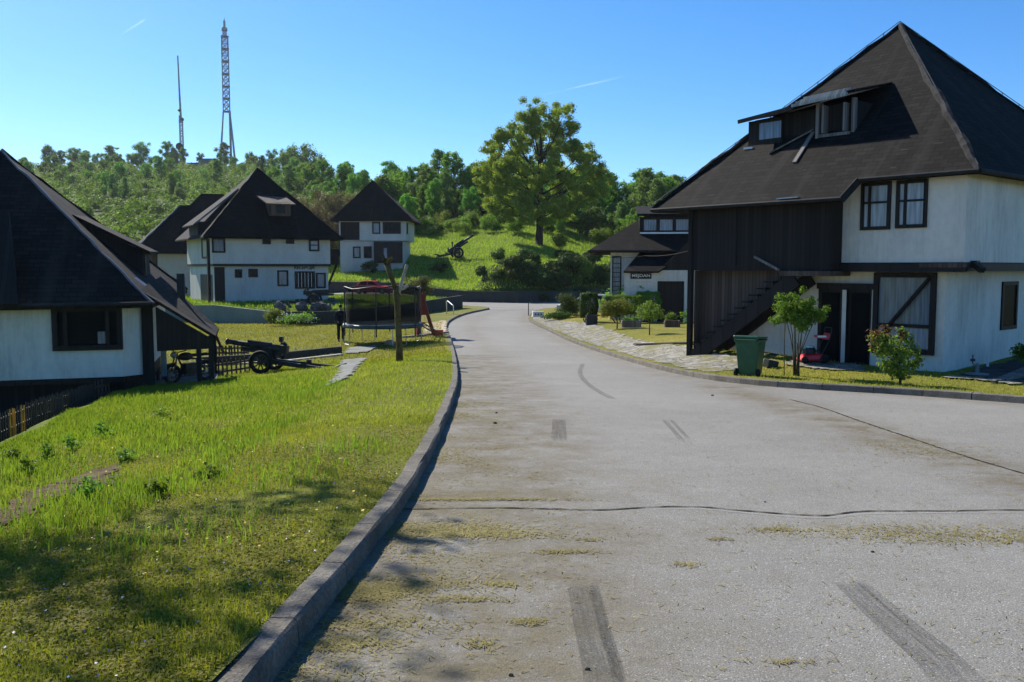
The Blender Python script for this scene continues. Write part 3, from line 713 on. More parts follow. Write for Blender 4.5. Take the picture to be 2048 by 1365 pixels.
for (x0, y0, x1, y1, gl, kw) in [(470, 539, 484, 556, M_GLASSD, {}), (497, 538, 515, 555, M_GLASSD, {}), (555, 541, 576, 573, M_GLASSC, {}), (590, 543, 629, 578, M_GLASSD, {'bars': 1}), (632, 546, 651, 577, M_GLASSC, {})]:
    a = C_.fac(x0, y1); c = C_.fac(x1, y0); m = [a[0] + (c[0] - a[0]) * i / 6 for i in range(1, 6)] if kw else []
    wo = window(hC, a[0], c[0], a[1], c[1], 0, .12, gl)
    if m:
        g = MB()
        for q in m: g.box(q - .02, q + .02, -.05, -.03, a[1] + .12, c[1] - .12)
        g.build('window_bars', M_STEEL, wo)
for (x0, y0, x1, y1, gl) in [(424, 476, 450, 506, M_GLASSC), (525, 475, 541, 489, M_GLASSD), (572, 475, 588, 488, M_GLASSD), (618, 475, 638, 503, M_GLASSW)]:
    a = C_.fac(x0, y1, -.28); c = C_.fac(x1, y0, -.28)
    window(hC, a[0], c[0], a[1], min(c[1], 4.8), -.28, .13, gl, rails=[4.35] if x0 == 618 else [])
x, z = C_.fac(609, 536.5)
text_mesh('sign_lettering', 'RECEPCIJA', .34, 1.62, M_LETTERB, hC, (x, -.03, z), bold=.012)
window(hC, 1.2, 3.2, 3.3, 4.85, -.12, .14, M_GLASSW, ax='x', sgn=-1)
b = MB(); b.box(-.03, .0, .6, 4.6, -.4, 2.1); b.box(.0, .75, -.03, 0, -.2, 2.65); b.build('entrance_shade_panel', M_FRAME, hC)  # flat dark panels on the wall stand for the shaded entrance recess
b = MB(); b.box(-.62, -.42, -.75, -.55, -.6, 4.7); b.build('entrance_post', M_WOOD, hC)
b = MB(); b.box(-1.2, -.9, -.6, 1.6, -.7, .05); b.box(.1, 1.1, -.32, -.02, -.8, .0); b.build('entrance_low_wall', M_PLASTER, hC)
# dormer to the front and a flat dormer roof to the left
b = MB(); b.box(4.3, 5.8, -.05, 2.2, 6.55, 7.55); dC = b.build('dormer', M_WOODB, hC)
b = MB(); b.prism([(3.9, -.35, 7.35), (6.1, -.35, 7.35), (6.0, 1.7, 8.0), (3.7, 1.7, 8.05)], (0, 0, .09)); b.build('dormer_roof', M_WOODB, dC)
b = MB(); b.box(4.7, 5.35, -.07, -.052, 6.7, 7.3); b.build('dormer_pane', M_GLASSD, dC)
b = MB(); b.prism([(-1.1, 1.4, 5.7), (-1.1, 5.5, 5.7), (2.6, 5.0, 8.6), (2.6, 3.0, 8.6)], (0, 0, .09)); dl_ = b.build('side_dormer_roof', M_SHINGB, hC)
b = MB(); b.tube([(-1.12, 1.36, 5.74), (2.65, 2.96, 8.66)], .07, 6); b.build('dormer_flashing', M_CAP, dl_)
b = MB(); b.box(-.7, 2.2, 1.75, 5.0, 4.9, 6.05); b.build('side_dormer', M_WOOD, hC)
b = MB(); b.box(8.82, 9.75, .4, 2.2, 2.85, 4.1); b.build('balcony', M_WOOD, hC)
b = MB(); b.beam((9.6, .5, 2.85), (8.8, .5, 1.1), .14, .14); b.build('balcony_brace', M_WOOD, hC)

# ---- house D: far house
D_ = Fr(at(680, 525, 112), (1, -.02))
hD = thing('house', 'far white house with black pyramid roof on the meadow edge, right of the reception', 'house', D_.O, D_.rz)
b = MB(); b.box(.05, 7.8, 0, 7.6, -1.6, 2.62); b.build('wall', M_PLASTER2, hD)
b = MB(); b.box(.0, 8.3, -.3, 8, 2.66, 5.2); b.build('wall', M_PLASTER2, hD)
da = (3.5, 4.0, 10.45)
e1, e2, e3, e4 = (-.9, -1.0, 5.15), (9.3, -1.0, 5.15), (9.3, 9, 5.15), (-.9, 9, 5.15)
roof_part(hD, [[e1, e2, da], [e2, e3, da], [e3, e4, da], [e4, e1, da]], M_SHINGB); caps(hD, [(da, e1), (da, e2)], .06, M_SHINGB)
b = MB(); b.box(.2, 2.55, -.34, -.31, 2.75, 4.95); b.build('balcony_boarding', M_WOOD, hD)
b = MB(); b.box(4.3, 7.85, -.34, .0, -.1, 2.55); q = b.build('veranda', M_FRAME, hD)
b = MB(); b.box(5.55, 5.95, -.36, -.345, .5, 1.75); b.build('veranda_pane', M_GLASSW, q)
for (x0, x1, z0, z1, y, gl) in [(4.15, 5.15, 3.5, 4.95, -.3, M_GLASSC), (5.45, 7.7, 3.5, 4.95, -.3, M_GLASSD), (1.65, 2.6, .5, 1.95, 0, M_GLASSC), (3.0, 4.0, .5, 1.98, 0, M_GLASSD)]:
    window(hD, x0, x1, z0, z1, y, .16, gl, mull=[(x0 + x1) / 2] if x1 - x0 > 2 else [])
window(hD, .4, 1.3, 3.5, 4.9, 8.3, .14, M_GLASSD, ax='x', sgn=1)

# ---- house E: behind the reception on the left, and the roof behind it
E_ = Fr(at(318, 600, 84), (1, .5))
hE = thing('house', 'cream white house with flat topped black roof half hidden behind the left edge house', 'house', E_.O, E_.rz)
b = MB(); b.box(0, 7, 0, 7.5, -1, 4.5); b.build('wall', M_BEIGE, hE)
b = MB(); b.box(-1.6, -.02, .1, 7.5, 2.2, 4.45); b.build('timber_bay', M_WOODB, hE)
p1, p2, p3, p4 = (-2.3, -.9, 4.4), (7.6, -.9, 4.4), (7.6, 8.4, 4.4), (-2.3, 8.4, 4.4); r1, r2 = (2.55, 3.7, 9.1), (4.2, 3.7, 9.15)
roof_part(hE, [[p1, p2, r2, r1], [p2, p3, r2], [p3, p4, r1, r2], [p4, p1, r1]], M_SHINGB); caps(hE, [(r1, p1)], .05, M_CAP)
b = MB(); b.box(1.2, 2.2, -.05, 0, -.2, 1.9); b.build('door', M_FRAME, hE)
o_ = at(420, 470, 100)
hG = thing('house', 'black roofed house peeping out between the reception roof and the flat topped roof', 'house', (o_[0], 100, 1.0), .3)
b = MB(); b.box(-4, 4, -1, 7, -2.5, 4.2); b.build('wall', M_PLASTER2, hG)
roof_part(hG, [[(-5, -2, 4.1), (5, -2, 4.1), (1.5, 3, 9.0), (-.9, 3, 9.0)], [(5, -2, 4.1), (5, 8, 4.1), (1.5, 3, 9.0)], [(5, 8, 4.1), (-5, 8, 4.1), (-.9, 3, 9.0), (1.5, 3, 9.0)], [(-5, 8, 4.1), (-5, -2, 4.1), (-.9, 3, 9.0)]], M_SHINGB)

# ---- house B with the name board
B_ = Fr(at(1220, 640, 55), (1, -.12))
hB = thing('house', 'white single storey house with low dark roof, clerestory windows and name board behind the hedges', 'house', B_.O, B_.rz)
b = MB(); b.box(0, 9, 0, 9, -.6, 4.3); b.build('wall', M_PLASTER, hB)
g1, g2 = (-1.35, -.9, 4.22), (10, -.9, 4.22); g3, g4 = (10, 10, 4.22), (-1.35, 10, 4.22); gt1, gt2 = (2.2, 3.4, 6.55), (7, 3.4, 6.55)
roof_part(hB, [[g1, g2, gt2, gt1], [g2, g3, gt2], [g3, g4, gt1, gt2], [g4, g1, gt1]], M_SHING); gutter(hB, [((-1.35, -.94, 4.2), (2.4, -.94, 4.2))])
b = MB(); b.box(1.75, 8, 1.0, 4.5, 5.0, 6.32); cl = b.build('clerestory', M_FRAME, hB)
b = MB(); b.prism([(1.6, .5, 6.35), (8.3, .5, 6.35), (8.3, 5, 7.1), (1.6, 5, 7.1)], (0, 0, .14)); b.build('clerestory_roof', M_SHING, cl)
for i in range(5):
    x0 = 1.95 + i * .98
    window(hB, x0, x0 + .9, 5.42, 6.22, 1.0, .07, [M_GLASSC, M_GLASSW, M_GLASSW, M_GLASSW, M_GLASSD][i], name='clerestory_window', depth=.05)
b = MB(); b.box(1.78, 5.4, .93, .99, 5.28, 5.38); b.build('clerestory_sill', M_WHITEP, hB)
# porch: front wall with the board, lean-to roof, dark opening
YP = -2.0
fx = lambda px, py, y=YP: B_.fac(px, py, y)
xa, xb, xc = fx(1249, 560)[0], fx(1315, 560)[0], fx(1369, 580)[0]; zt_, zo = fx(1280, 546)[1], fx(1340, 563)[1]
b = MB(); b.box(xa, xb, YP, -.02, -.6, zt_); b.box(xb, xc + 1.4, YP + .2, -.03, zo, fx(1340, 541)[1]); b.box(xc, xc + 1.4, YP + .2, -.02, -.6, zo); b.build('porch_wall', M_PLASTER, hB)
b = MB(); b.box(xb + .01, xc - .01, YP + .45, -.1, -.55, zo - .01); b.build('opening_shade_fill', M_FRAME, hB)  # dark block fills the opening in place of the shade inside
f0, f1 = fx(1247, 543, -2.35), fx(1317, 543, -2.35); g0, g1 = fx(1296, 492, .5), fx(1408, 462, .5)
b = MB(); b.prism([(f0[0], -2.35, f0[1]), (f1[0], -2.35, f1[1]), (g1[0], .9, g0[1] + .2), (g0[0], .9, g0[1] + .2)], (0, 0, -.1)); b.build('porch_roof', M_SHING, hB)
k0, k1 = fx(1318, 541, -1.75), fx(1420, 541, -1.75); k2 = fx(1420, 480, -1.75)
b = MB(); b.prism([(k0[0], -1.75, k0[1]), (k1[0], -1.75, k1[1]), (k2[0], -1.75, k2[1] + .3), (k2[0] - 1.2, -1.75, k2[1] - .1)], (0, .1, 0)); b.build('porch_gable', M_WOOD, hB)
window(hB, .1, .66, .2, 3.9, 0, .07, M_GLASSC, depth=.05, rails=[1.5 + .28 * i for i in range(8)])
s0, s1 = fx(1261, 558, YP - .05), fx(1303, 547, YP - .05)
b = MB(); b.box(s0[0], s1[0], YP - .055, YP - .003, s0[1], s1[1]); sg = b.build('name_board', M_LETTERB, hB)
text_mesh('board_lettering', 'MEJDAN', (s1[1] - s0[1]) * .72, (s1[0] - s0[0]) * .86, M_LETTERW, sg, ((s0[0] + s1[0]) / 2, YP - .07, (s0[1] + s1[1]) / 2), bold=.012)
b = MB(); b.box(s0[0] - .05, s1[0] + .08, YP - .10, YP - .003, s0[1] - .10, s0[1] - .05); b.build('board_ledge', M_WHITEP, hB)
cb = MB(); q0 = at(1200, 512, 54.); q1 = at(1290, 512, 53.0); q2 = at(1385, 500, 47)
pts = [q0 + (q1 - q0) * t - np.array([0, 0, .5 * t * (1 - t)]) for t in np.linspace(0, 1, 8)] + [q1 + (q2 - q1) * t - np.array([0, 0, .5 * t * (1 - t)]) for t in np.linspace(0, 1, 8)][1:]
cb.tube(pts, .015, 5); tag(cb.build('cable', M_RUBBER), 'black overhead cable sagging across the front of the house with the name board', 'cable')
# ------------------------------------------------------------------ vegetation
def unit(v): return v / np.maximum(np.linalg.norm(v, axis=-1, keepdims=True), 1e-9)
def leaf_arr(C, Nn, size, aspect=.6, tilt=.9, g=rng):
    n = len(C); nn = unit(Nn + g.normal(0, tilt * .6, (n, 3))); t = unit(np.cross(nn, g.normal(0, 1, (n, 3)))); b = np.cross(nn, t)
    s = (np.asarray(size) * g.uniform(.6, 1.3, n))[:, None] if np.ndim(size) == 0 else np.asarray(size)[:, None]
    V = np.stack([C - t * s, C + b * s * aspect, C + t * s, C - b * s * aspect], 1).reshape(-1, 3)
    return V, np.arange(4 * n).reshape(n, 4)
def clump_pts(cl, n, g=rng, shell=.4):
    """points through the outer part of ellipsoid clumps (x,y,z,rx,ry,rz)"""
    cl = np.array(cl, float); wgt = cl[:, 3] * cl[:, 4] + .01; wgt /= wgt.sum()
    k = g.choice(len(cl), n, p=wgt); d = unit(g.normal(0, 1, (n, 3))); r = g.uniform(0, 1, n) ** shell
    r = r * (1 + .25 * np.sin(d[:, 0] * 5 + k) * np.cos(d[:, 1] * 6 + 2 * k))
    P = cl[k, :3] + d * cl[k, 3:6] * r[:, None]
    return P, d + np.array([0, 0, .35])
def branches(b, base, top, tips, r0, n=7):
    base = np.array(base, float); top = np.array(top, float)
    ax = [base + (top - base) * t + np.array([random.uniform(-1, 1), random.uniform(-1, 1), 0]) * r0 * .5 * (0 < t < 1) for t in np.linspace(0, 1, 7)]
    b.tube([ax[0] - np.array([0, 0, .15])] + ax, [r0 * 1.6] + [r0 * (1.15 - .95 * t) for t in np.linspace(0, 1, 7)], n)
    for tp in tips:
        tp = np.array(tp[:3], float); hz = (tp[2] - base[2]) / max(top[2] - base[2], .1)
        t0 = min(.92, max(.25, hz * .62)); s = base + (top - base) * t0; m = s * .45 + tp * .55 + np.array([0, 0, -.06 * np.linalg.norm(tp - s)])
        r = r0 * (.55 - .38 * t0)
        b.tube([s, s * .75 + m * .25 + np.array([0, 0, .02]), m, tp], [r, r * .8, r * .5, r * .15], 5)
def plant(name, label, cat, loc, clumps, n, leaf, lm, bm, r0, top, group=None, tips=None, base=(0, 0, 0), second=None, aspect=.6, crown='crown', trunk='trunk', shell=.4, tilt=.9):
    t = thing(name, label, cat, loc, 0, group)
    if name == 'forest_tree': tilt, shell = .8, .6
    P, N = clump_pts(clumps, n, shell=shell); V, Fq = leaf_arr(P, N, leaf, aspect, tilt)
    np_mesh(crown, V, Fq, lm, t)
    if second:
        P, N = clump_pts(second[0], second[1], shell=shell); V, Fq = leaf_arr(P, N, leaf, aspect); np_mesh('young_leaves', V, Fq, second[2], t)
    if bm:
        b = MB(); branches(b, base, top, clumps if tips is None else tips, r0); b.build(trunk, bm, t, True)
    return t
# oak
oY = 128.; ob = at(1078, 487, oY); ob[2] = H(ob[0], ob[1])
oz = [(600, 110, 62), (700, 115, 66), (790, 140, 55), (640, 175, 70), (735, 190, 70), (820, 240, 52), (470, 225, 48), (545, 215, 60), (435, 265, 40), (370, 325, 40), (425, 355, 55), (480, 400, 60), (335, 450, 55), (390, 480, 70), (325, 520, 50), (560, 300, 66),
      (640, 270, 66), (720, 275, 62), (770, 330, 58), (840, 365, 62), (905, 350, 52), (950, 395, 46), (905, 430, 66), (1025, 500, 46), (970, 480, 62), (960, 545, 60), (880, 520, 72), (800, 440, 72), (700, 400, 70), (610, 400, 72), (530, 470, 74), (620, 500, 70),
      (540, 560, 74), (440, 580, 70), (380, 610, 58), (480, 650, 58), (400, 690, 48), (470, 720, 40), (560, 640, 56), (710, 520, 72), (780, 580, 74), (860, 630, 62), (760, 650, 60), (690, 620, 60), (930, 600, 50), (1010, 560, 40), (560, 700, 55), (640, 720, 48), (720, 700, 58), (800, 690, 55), (600, 560, 70), (660, 460, 70), (580, 380, 66), (500, 500, 70), (850, 500, 66), (420, 520, 60), (700, 340, 60), (650, 220, 60), (590, 160, 56), (760, 240, 56), (520, 280, 50), (860, 300, 45), (450, 440, 60), (760, 520, 66)]
cl = []; lb = []
for zx, zy, r in oz:
    Y = oY + random.uniform(-3.6, 3.6) * (1 - .3 * (zy < 250)); lb.append(tuple(at(850 + zx / 2.844, 180 + zy / 2.844, Y) - ob))
    for k in range(10):
        p = at(850 + (zx + random.uniform(-.95, .95) * r) / 2.844, 180 + (zy + random.uniform(-.9, .9) * r) / 2.844, Y + random.uniform(-1.6, 1.6)) - ob
        rr = random.uniform(.5, 1.0); cl.append((*p, rr, rr, rr * .8))
plant('oak_tree', 'tall broad lone oak with yellow green leaves standing on the meadow', 'tree', ob, cl, 150000, .13, L_OAK, M_BARK, .5, (.1, 0, 16.5), tips=lb[::2], shell=.9)
# forest kinds: one of each with its own crown and trunk, the others copied from them
def proto(kind, h, wd, ncl, n, leaf, lm, bm, seed, low=.18, shape=1.0):
    g = random.Random(seed); cl = []
    for i in range(ncl):
        t = low + (.95 - low) * (i + g.uniform(0, 1)) / ncl; k = math.sin(math.pi * min(1, (t - low * .6) / (1.02 - low * .6)) ** shape) ** .7
        a = g.uniform(0, 6.283); r = wd * k * g.uniform(.1, .88); cr = wd * g.uniform(.2, .36) * (.8 + .2 * k)
        cl.append((r * math.cos(a), r * math.sin(a), h * t, cr, cr, cr * g.uniform(.7, 1.05)))
    return cl, n, leaf, lm, bm, h
PK = [proto('a', 9, 3.6, 46, 8200, .165, L_FOREST, M_BARK, 1, .12), proto('b', 10.5, 2.9, 46, 8200, .165, L_FORESTD, M_BARK, 2, .1), proto('c', 7.5, 3.3, 40, 7400, .16, L_FOREST, M_BARK, 3, .08),
      proto('d', 10, 2.6, 50, 8000, .16, L_FOREST, M_BARK, 4, .1, 1.15), proto('e', 8.5, 3.2, 40, 5200, .10, L_BROWN, M_TWIG, 5, .15), proto('f', 6.5, 3.4, 36, 7000, .165, L_FORESTD, M_BARK, 6, .05)]
PL = ['bushy mid green deciduous tree in the wood on the ridge behind the meadow', 'tall dark green deciduous tree in the wood on the ridge behind the meadow', 'low spreading green tree in the wood on the ridge behind the meadow',
      'slender upright green tree in the wood on the ridge behind the meadow', 'brownish thinly leafed tree behind the two white houses on the left', 'low dark green thicket tree at the foot of the wooded ridge']
PG = 'trees of the wooded ridge'
protos = [None] * 6
def put_tree(k, x, y, s, label=None, group=PG):
    z = H(x, y) - .15
    if protos[k] is None:
        cl, n, lf, lm, bm, h = PK[k]
        protos[k] = plant('forest_tree', PL[k], 'tree', (x, y, z), cl, n, lf, lm, bm, .16, (0, 0, h * .9), group, tips=cl[::4]); o = protos[k]; o.scale = (s, s, s); o.rotation_euler[2] = random.uniform(0, 6.28)
    else: o = copy_tree(protos[k], (x, y, z), random.uniform(0, 6.28), (s * random.uniform(.9, 1.12), s * random.uniform(.9, 1.12), s))
    o['group'] = group; o['label'] = label or PL[k]
    return o
rf = random.Random(11); nfor = 0
y = 121.
while y < 262:
    u = -.262
    while u < .262:
        ux = u + rf.uniform(-.012, .012) * 120 / y; yy = y + rf.uniform(-3, 3); x = ux * yy
        y0 = np.interp(ux, [-.3, -.2, -.17, -.11, -.105, -.03, 0, .05, .08, .13, .3], [138, 134, 140, 140, 157, 155, 150, 148, 141, 131, 133])
        ymax = np.interp(ux, [-.27, -.21, -.12, 0, .3], [262, 250, 196, 182, 182])
        if y0 < yy < ymax and rf.random() < .9 and not (y0 + 20 < yy < ymax - 22):
            k = rf.choice([0, 0, 1, 1, 2, 3, 5]); s = rf.uniform(.85, 1.22) * (1.0 if yy > y0 + 12 else .72)
            if ux < -.14: s *= .85
            put_tree(k, x, yy, s); nfor += 1
        u += 4.3 / y
    y += 5.6
for px, Y, s in [(592, 122, 1.05), (612, 127, 1.1), (632, 121, 1.0), (655, 126, 1.15), (680, 128, 1.1), (700, 131, 1.0), (640, 131, 1.2), (668, 120, .85), (575, 128, .9), (722, 133, 1.0), (600, 134, 1.1)]:
    put_tree(4, (px - 1024) / 1790 * Y, Y, s, group='brownish trees behind the houses')
# trees along the hill crest by the masts
CR = [(95, 292, 34, 5), (122, 300, 46, 1), (150, 296, 40, 0), (172, 300, 36, 1), (220, 290, 62, 1), (286, 284, 44, 0), (333, 281, 42, 3), (447, 284, 40, 1), (240, 318, 30, 5), (355, 300, 26, 5), (545, 300, 34, 2), (575, 296, 34, 0), (600, 290, 32, 2), (500, 306, 30, 5), (620, 300, 32, 0), (195, 308, 30, 2), (262, 308, 24, 5), (400, 306, 22, 2)]
for i, (px, top, wd, k) in enumerate(CR):
    Y = 424 if px < 480 else 400; x, _, zt = at(px, top, Y); h = PK[k][5]; z = H(x, Y)
    o = put_tree(k, x, Y, 1, 'distant roundish tree on the skyline of the mast hill', 'trees on the mast hill skyline'); s = max(.45, (zt - z + .3) / h); w_ = min(1.7 * s, max(.8 * s, wd / 4.25 / 2 / 3.2)); o.scale = (w_, w_, s)
for i in range(95):
    u = rf.uniform(-.6, -.2); Y = rf.uniform(.45, .995) ** .7 * float(Dc(np.array(u))); 
    put_tree(rf.choice([0, 1, 1, 2, 3, 5, 0]), u * Y, Y, rf.uniform(.6, 1.05) * (1.0 if Y > 300 else .75), 'tree standing out of the scrub on the hillside below the masts', 'trees scattered over the mast hill')

# the scrub covered hillside beyond, one mass
g = np.random.default_rng(5); N0 = 3300; uu = g.uniform(-.66, .27, N0); yy = g.uniform(116, 428, N0); xx = uu * yy
dcc = Dc(uu); lo_ = np.interp(uu, [-.66, -.3, -.25, -.17, -.105, 0, .08, .13, .3], [116, 118, 140, 158, 172, 166, 160, 152, 152]); yy = np.where(uu > -.2, lo_ + (yy - 126) / 302 * (dcc - lo_ + 4), yy); xx = uu * yy
ok = (yy < dcc + 2) & (yy > lo_) & ((uu < -.2) | (g.uniform(0, 1, N0) < .5)); xx, yy = xx[ok], yy[ok]
zz = H0(xx, yy); sc_ = g.uniform(.7, 1.0, len(xx)) * np.where(g.uniform(0, 1, len(xx)) < .25, 2.0, 1.1) * np.interp(yy, [120, 330, 385, 430], [1.2, 1.8, 1.5, 1.0]); sx_ = g.uniform(.85, 1.25, (len(xx), 1))
m = 280; d = unit(g.normal(0, 1, (len(xx), m, 3))); d[:, :, 2] = np.abs(d[:, :, 2]) * 1.5 - .45; ph = g.uniform(0, 6, (len(xx), 1, 1))
rr = g.uniform(.62, 1.02, (len(xx), m, 1)) * (1 + .2 * np.sin(d[:, :, :1] * 6 + ph) * np.cos(d[:, :, 1:2] * 7 + ph) + .12 * np.sin(d[:, :, 2:] * 9 + ph))
hh = d * rr * sc_[:, None, None]; hh[:, :, :2] *= sx_[:, :, None]
Pc = np.stack([xx, yy, zz + sc_ * .8], 1)[:, None, :] + hh
V, Fq = leaf_arr(Pc.reshape(-1, 3), d.reshape(-1, 3) + np.array([0, 0, .35]), .25, .65, .75, g)
tag(np_mesh('far_wood', V, Fq, L_FOREST), 'green scrub wood covering the hillside below the masts', kind='stuff')
# shrubs
def shrub(label, px, py, wd, ht, lm=L_BUSH, n=1600, leaf=.07, group=None, name='shrub', Y=None, stem=True, bm=M_TWIG, lift=.0, second=None, ncl=9, vase=False):
    q = G(px, py) if Y is None else at(px, py, Y); q = np.array([q[0], q[1], H(q[0], q[1])]); gg = random.Random(int(px * 7 + py)); cl = []
    for i in range(ncl):
        a = gg.uniform(0, 6.28); r = wd / 2 * gg.uniform(.15, .68); zc = lift + (ht - lift) * gg.uniform(.25, .82); cr = wd * gg.uniform(.18, .28)
        if vase: r = wd / 2 * gg.uniform(.1, .8); zc = ht * (gg.uniform(.5, .88) + .12 * r / wd); cr = wd * gg.uniform(.13, .2)
        cl.append((r * math.cos(a), r * math.sin(a), zc, cr, cr, min(cr, (ht - lift) * .3)))
    return plant(name, label, 'shrub', q, cl, n, leaf, lm, bm if stem else None, max(.015, wd * .02), (0, 0, ht * .7), group, tips=cl, crown='foliage', trunk='stems', second=second)
rs = random.Random(3)
for i in range(62):
    px = rs.uniform(992, 1216); t = (px - 985) / 227; py = rs.uniform(517, 588) - 0
    if px < 1075 and py > 545 and rs.random() < .7: continue
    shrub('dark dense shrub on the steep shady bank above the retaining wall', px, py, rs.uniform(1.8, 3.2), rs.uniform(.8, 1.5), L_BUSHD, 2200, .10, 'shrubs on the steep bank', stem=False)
for i in range(26):
    px = rs.uniform(845, 1060); py = 470 - (px - 845) / 205 * 4 + rs.uniform(-22, 4)
    shrub('green shrub in the hedgerow between the field gun and the wood', px, py, rs.uniform(2.2, 4.2), rs.uniform(1.5, 3.0), L_BUSH if i % 4 else L_BUSHD, 2400, .095, 'shrubs along the top of the meadow', stem=False)
for i in range(38):
    px = rs.uniform(1085, 1385); py = rs.uniform(430, 505)
    shrub('light green shrub in the scrub right of the oak', px, py, rs.uniform(2.5, 5), rs.uniform(1.8, 3.6), L_BUSH if i % 4 else L_FORESTD, 2400, .11, 'scrub right of the oak', stem=False)
for px, py, wd, ht, lab in [(740, 548, 2.6, 1.6, 'round dark shrub below the far house'), (880, 548, 2.6, 1.5, 'small dark shrub alone on the meadow slope below the field gun'), (965, 555, 1.6, 1.2, 'smallest dark shrub on the slope right of the meadow gun')]:
    shrub(lab, px, py, wd, ht, L_BUSHD, 1200, .1, stem=False)
# topiary and shrubs by the right house
q = G(1592, 752); q[2] = H(q[0], q[1]); cl = []
for i in range(46):
    a = rs.uniform(0, 6.28); r = rs.uniform(.05, 1) ** .6 * .56; cl.append((r * math.cos(a), r * math.sin(a) * .9, rs.uniform(1.22, 1.92) - .25 * r * (1 if i % 2 else 0), .17, .17, .13))
cl += [(.66, -.1, 1.62, .12, .12, .1), (.62, .1, 1.4, .13, .13, .1), (.1, 0, 2.08, .1, .1, .12), (-.5, .1, 1.35, .16, .16, .12)]
t = plant('small_tree', 'light green mop headed young tree with bare stems beside the wheelie bin', 'tree', q, cl, 9500, .034, L_PARA, None, .03, (0, 0, 1), aspect=.45)
b = MB()
for i in range(10):
    a = i * 2.4; r = .10 + .05 * (i % 3); x0, y0 = .05 * math.cos(a), .05 * math.sin(a); tx, ty = (.2 + .26 * (i % 3) / 2) * math.cos(a), (.2 + .26 * (i % 3) / 2) * math.sin(a)
    b.tube([(x0, y0, -.05), (x0 * 1.5, y0 * 1.5, .5), (tx * .55, ty * .55, 1.0), (tx, ty, 1.5)], [.017, .014, .011, .007], 5)
b.tube([(-.27, .05, -.05), (-.29, .05, .9), (-.28, .05, 1.5)], .012, 5); b.tube([(.05, 0, -.1), (.04, 0, .35), (.02, 0, .8)], [.05, .03, .02], 7)
b.build('trunk', M_TWIG, t, True)
q = G(1800, 770); q[2] = H(q[0], q[1])
cl = [(-.42, 0, 1.0, .3, .3, .22), (-.25, .1, .82, .3, .3, .25), (-.5, -.05, .78, .24, .24, .2), (-.05, .0, .65, .3, .3, .22), (.12, .1, 1.0, .25, .25, .2), (.22, 0, .75, .22, .22, .18), (-.08, 0, .38, .36, .3, .2), (.25, .0, .45, .2, .2, .14), (.42, 0, .58, .13, .13, .1), (-.3, .0, .48, .25, .2, .15), (.05, .1, 1.2, .14, .14, .12), (0, 0, .2, .2, .2, .1)]
plant('shrub', 'bushy shrub with red young leaves in front of the large diagonal braced window', 'shrub', q, cl, 2300, .045, L_BUSH, M_TWIG, .03, (-.05, 0, .9), tips=cl, shell=.7, crown='foliage', trunk='stems', second=([(-.55, 0, 1.12, .22, .22, .2), (-.3, 0, 1.22, .2, .2, .16), (-.62, 0, .85, .15, .15, .15), (.0, 0, 1.12, .15, .15, .12)], 240, L_RED))
shrub('pale green leafy shrub cut off by the right edge of the photo', 2058, 742, .9, 1.0, L_PARA, 1500, .05)
# garden before the house with the name board
def hedge(label, px, py, wd, dp, z0, z1, n, lm=L_HEDGE, rz=0, Y=51., leaf=.045):
    q = at(px, py, Y); q[2] = H(q[0], q[1]); t = thing('hedge', label, 'hedge', q, rz)
    g = np.random.default_rng(int(px)); u = g.uniform(-1, 1, (n, 3)); k = g.integers(0, 3, n); u[np.arange(n), k] = np.sign(u[np.arange(n), k]) * g.uniform(0, 1, n) ** .22 * 1.03
    p4 = (np.abs(u) ** 5).sum(1) ** .2; u2 = u / np.maximum(p4, .9)[:, None]
    u2 = u2 * (1 + .07 * np.sin(u[:, :1] * 7 + px) * np.cos(u[:, 2:] * 6)) + g.normal(0, .035, u.shape)
    P = u2 * np.array([wd / 2, dp / 2, (z1 - z0) / 2]) + np.array([0, 0, (z0 + z1) / 2]); V, Fq = leaf_arr(P, u + np.array([0, 0, .2]), leaf, .6)
    np_mesh('foliage', V, Fq, lm, t)
    b = MB()
    for i in range(7):
        x = wd * .36 * (i / 3 - 1); b.tube([(x * .5, .1 * (i % 2), -.05), (x * .8, 0, z0 * .6), (x, 0, (z0 + z1) / 2)], [.04, .03, .02], 5)
    b.build('stems', M_BARK, t); return t
hedge('tall clipped block hedge nearest the parked silver car', 1177, 642, 1.05, .9, .28, 1.72, 7500, L_BUSHD, Y=52.5)
hedge('flat topped clipped hedge with bright top below the name board', 1246, 634, 2.25, .9, .5, 1.58, 8500, Y=51.5)
hedge('square clipped hedge in front of the dark porch opening', 1296, 632, 1.35, .9, .55, 1.75, 5500, Y=52.3)
shrub('loose dark green bush at the left end of the clipped hedges', 1138, 634, 2.0, 1.55, L_BUSHD, 3800, .055, ncl=15)
shrub('low leafy ground plant at the foot of the leftmost bush', 1113, 640, 2.3, .5, L_BUSHD, 1700, .06, stem=False)
shrub('yellow green vase shaped shrub with three stems before the flat topped hedge', 1234, 658, 1.75, 1.4, L_YEL, 3200, .05, lift=.15, vase=True, ncl=18)
shrub('yellow green rounded shrub in front of the porch, right of the other one', 1299, 670, 1.4, 1.4, L_YEL, 3200, .045, lift=.12, vase=True, ncl=18)
shrub('small loose rose shrub beside the planter boxes', 1343, 648, .8, .75, L_YEL, 700, .05, second=([(0, 0, .5, .3, .3, .15)], 40, L_RED))
shrub('bright yellow green plant in the concrete planter by the dark porch', 1368, 628, .8, .7, L_PARA, 1100, .05, stem=False, lift=.2)
shrub('thin leafy branch bush at the corner of the dark boarded porch', 1374, 560, .7, 1.0, L_PARA, 260, .06, stem=False, Y=46)
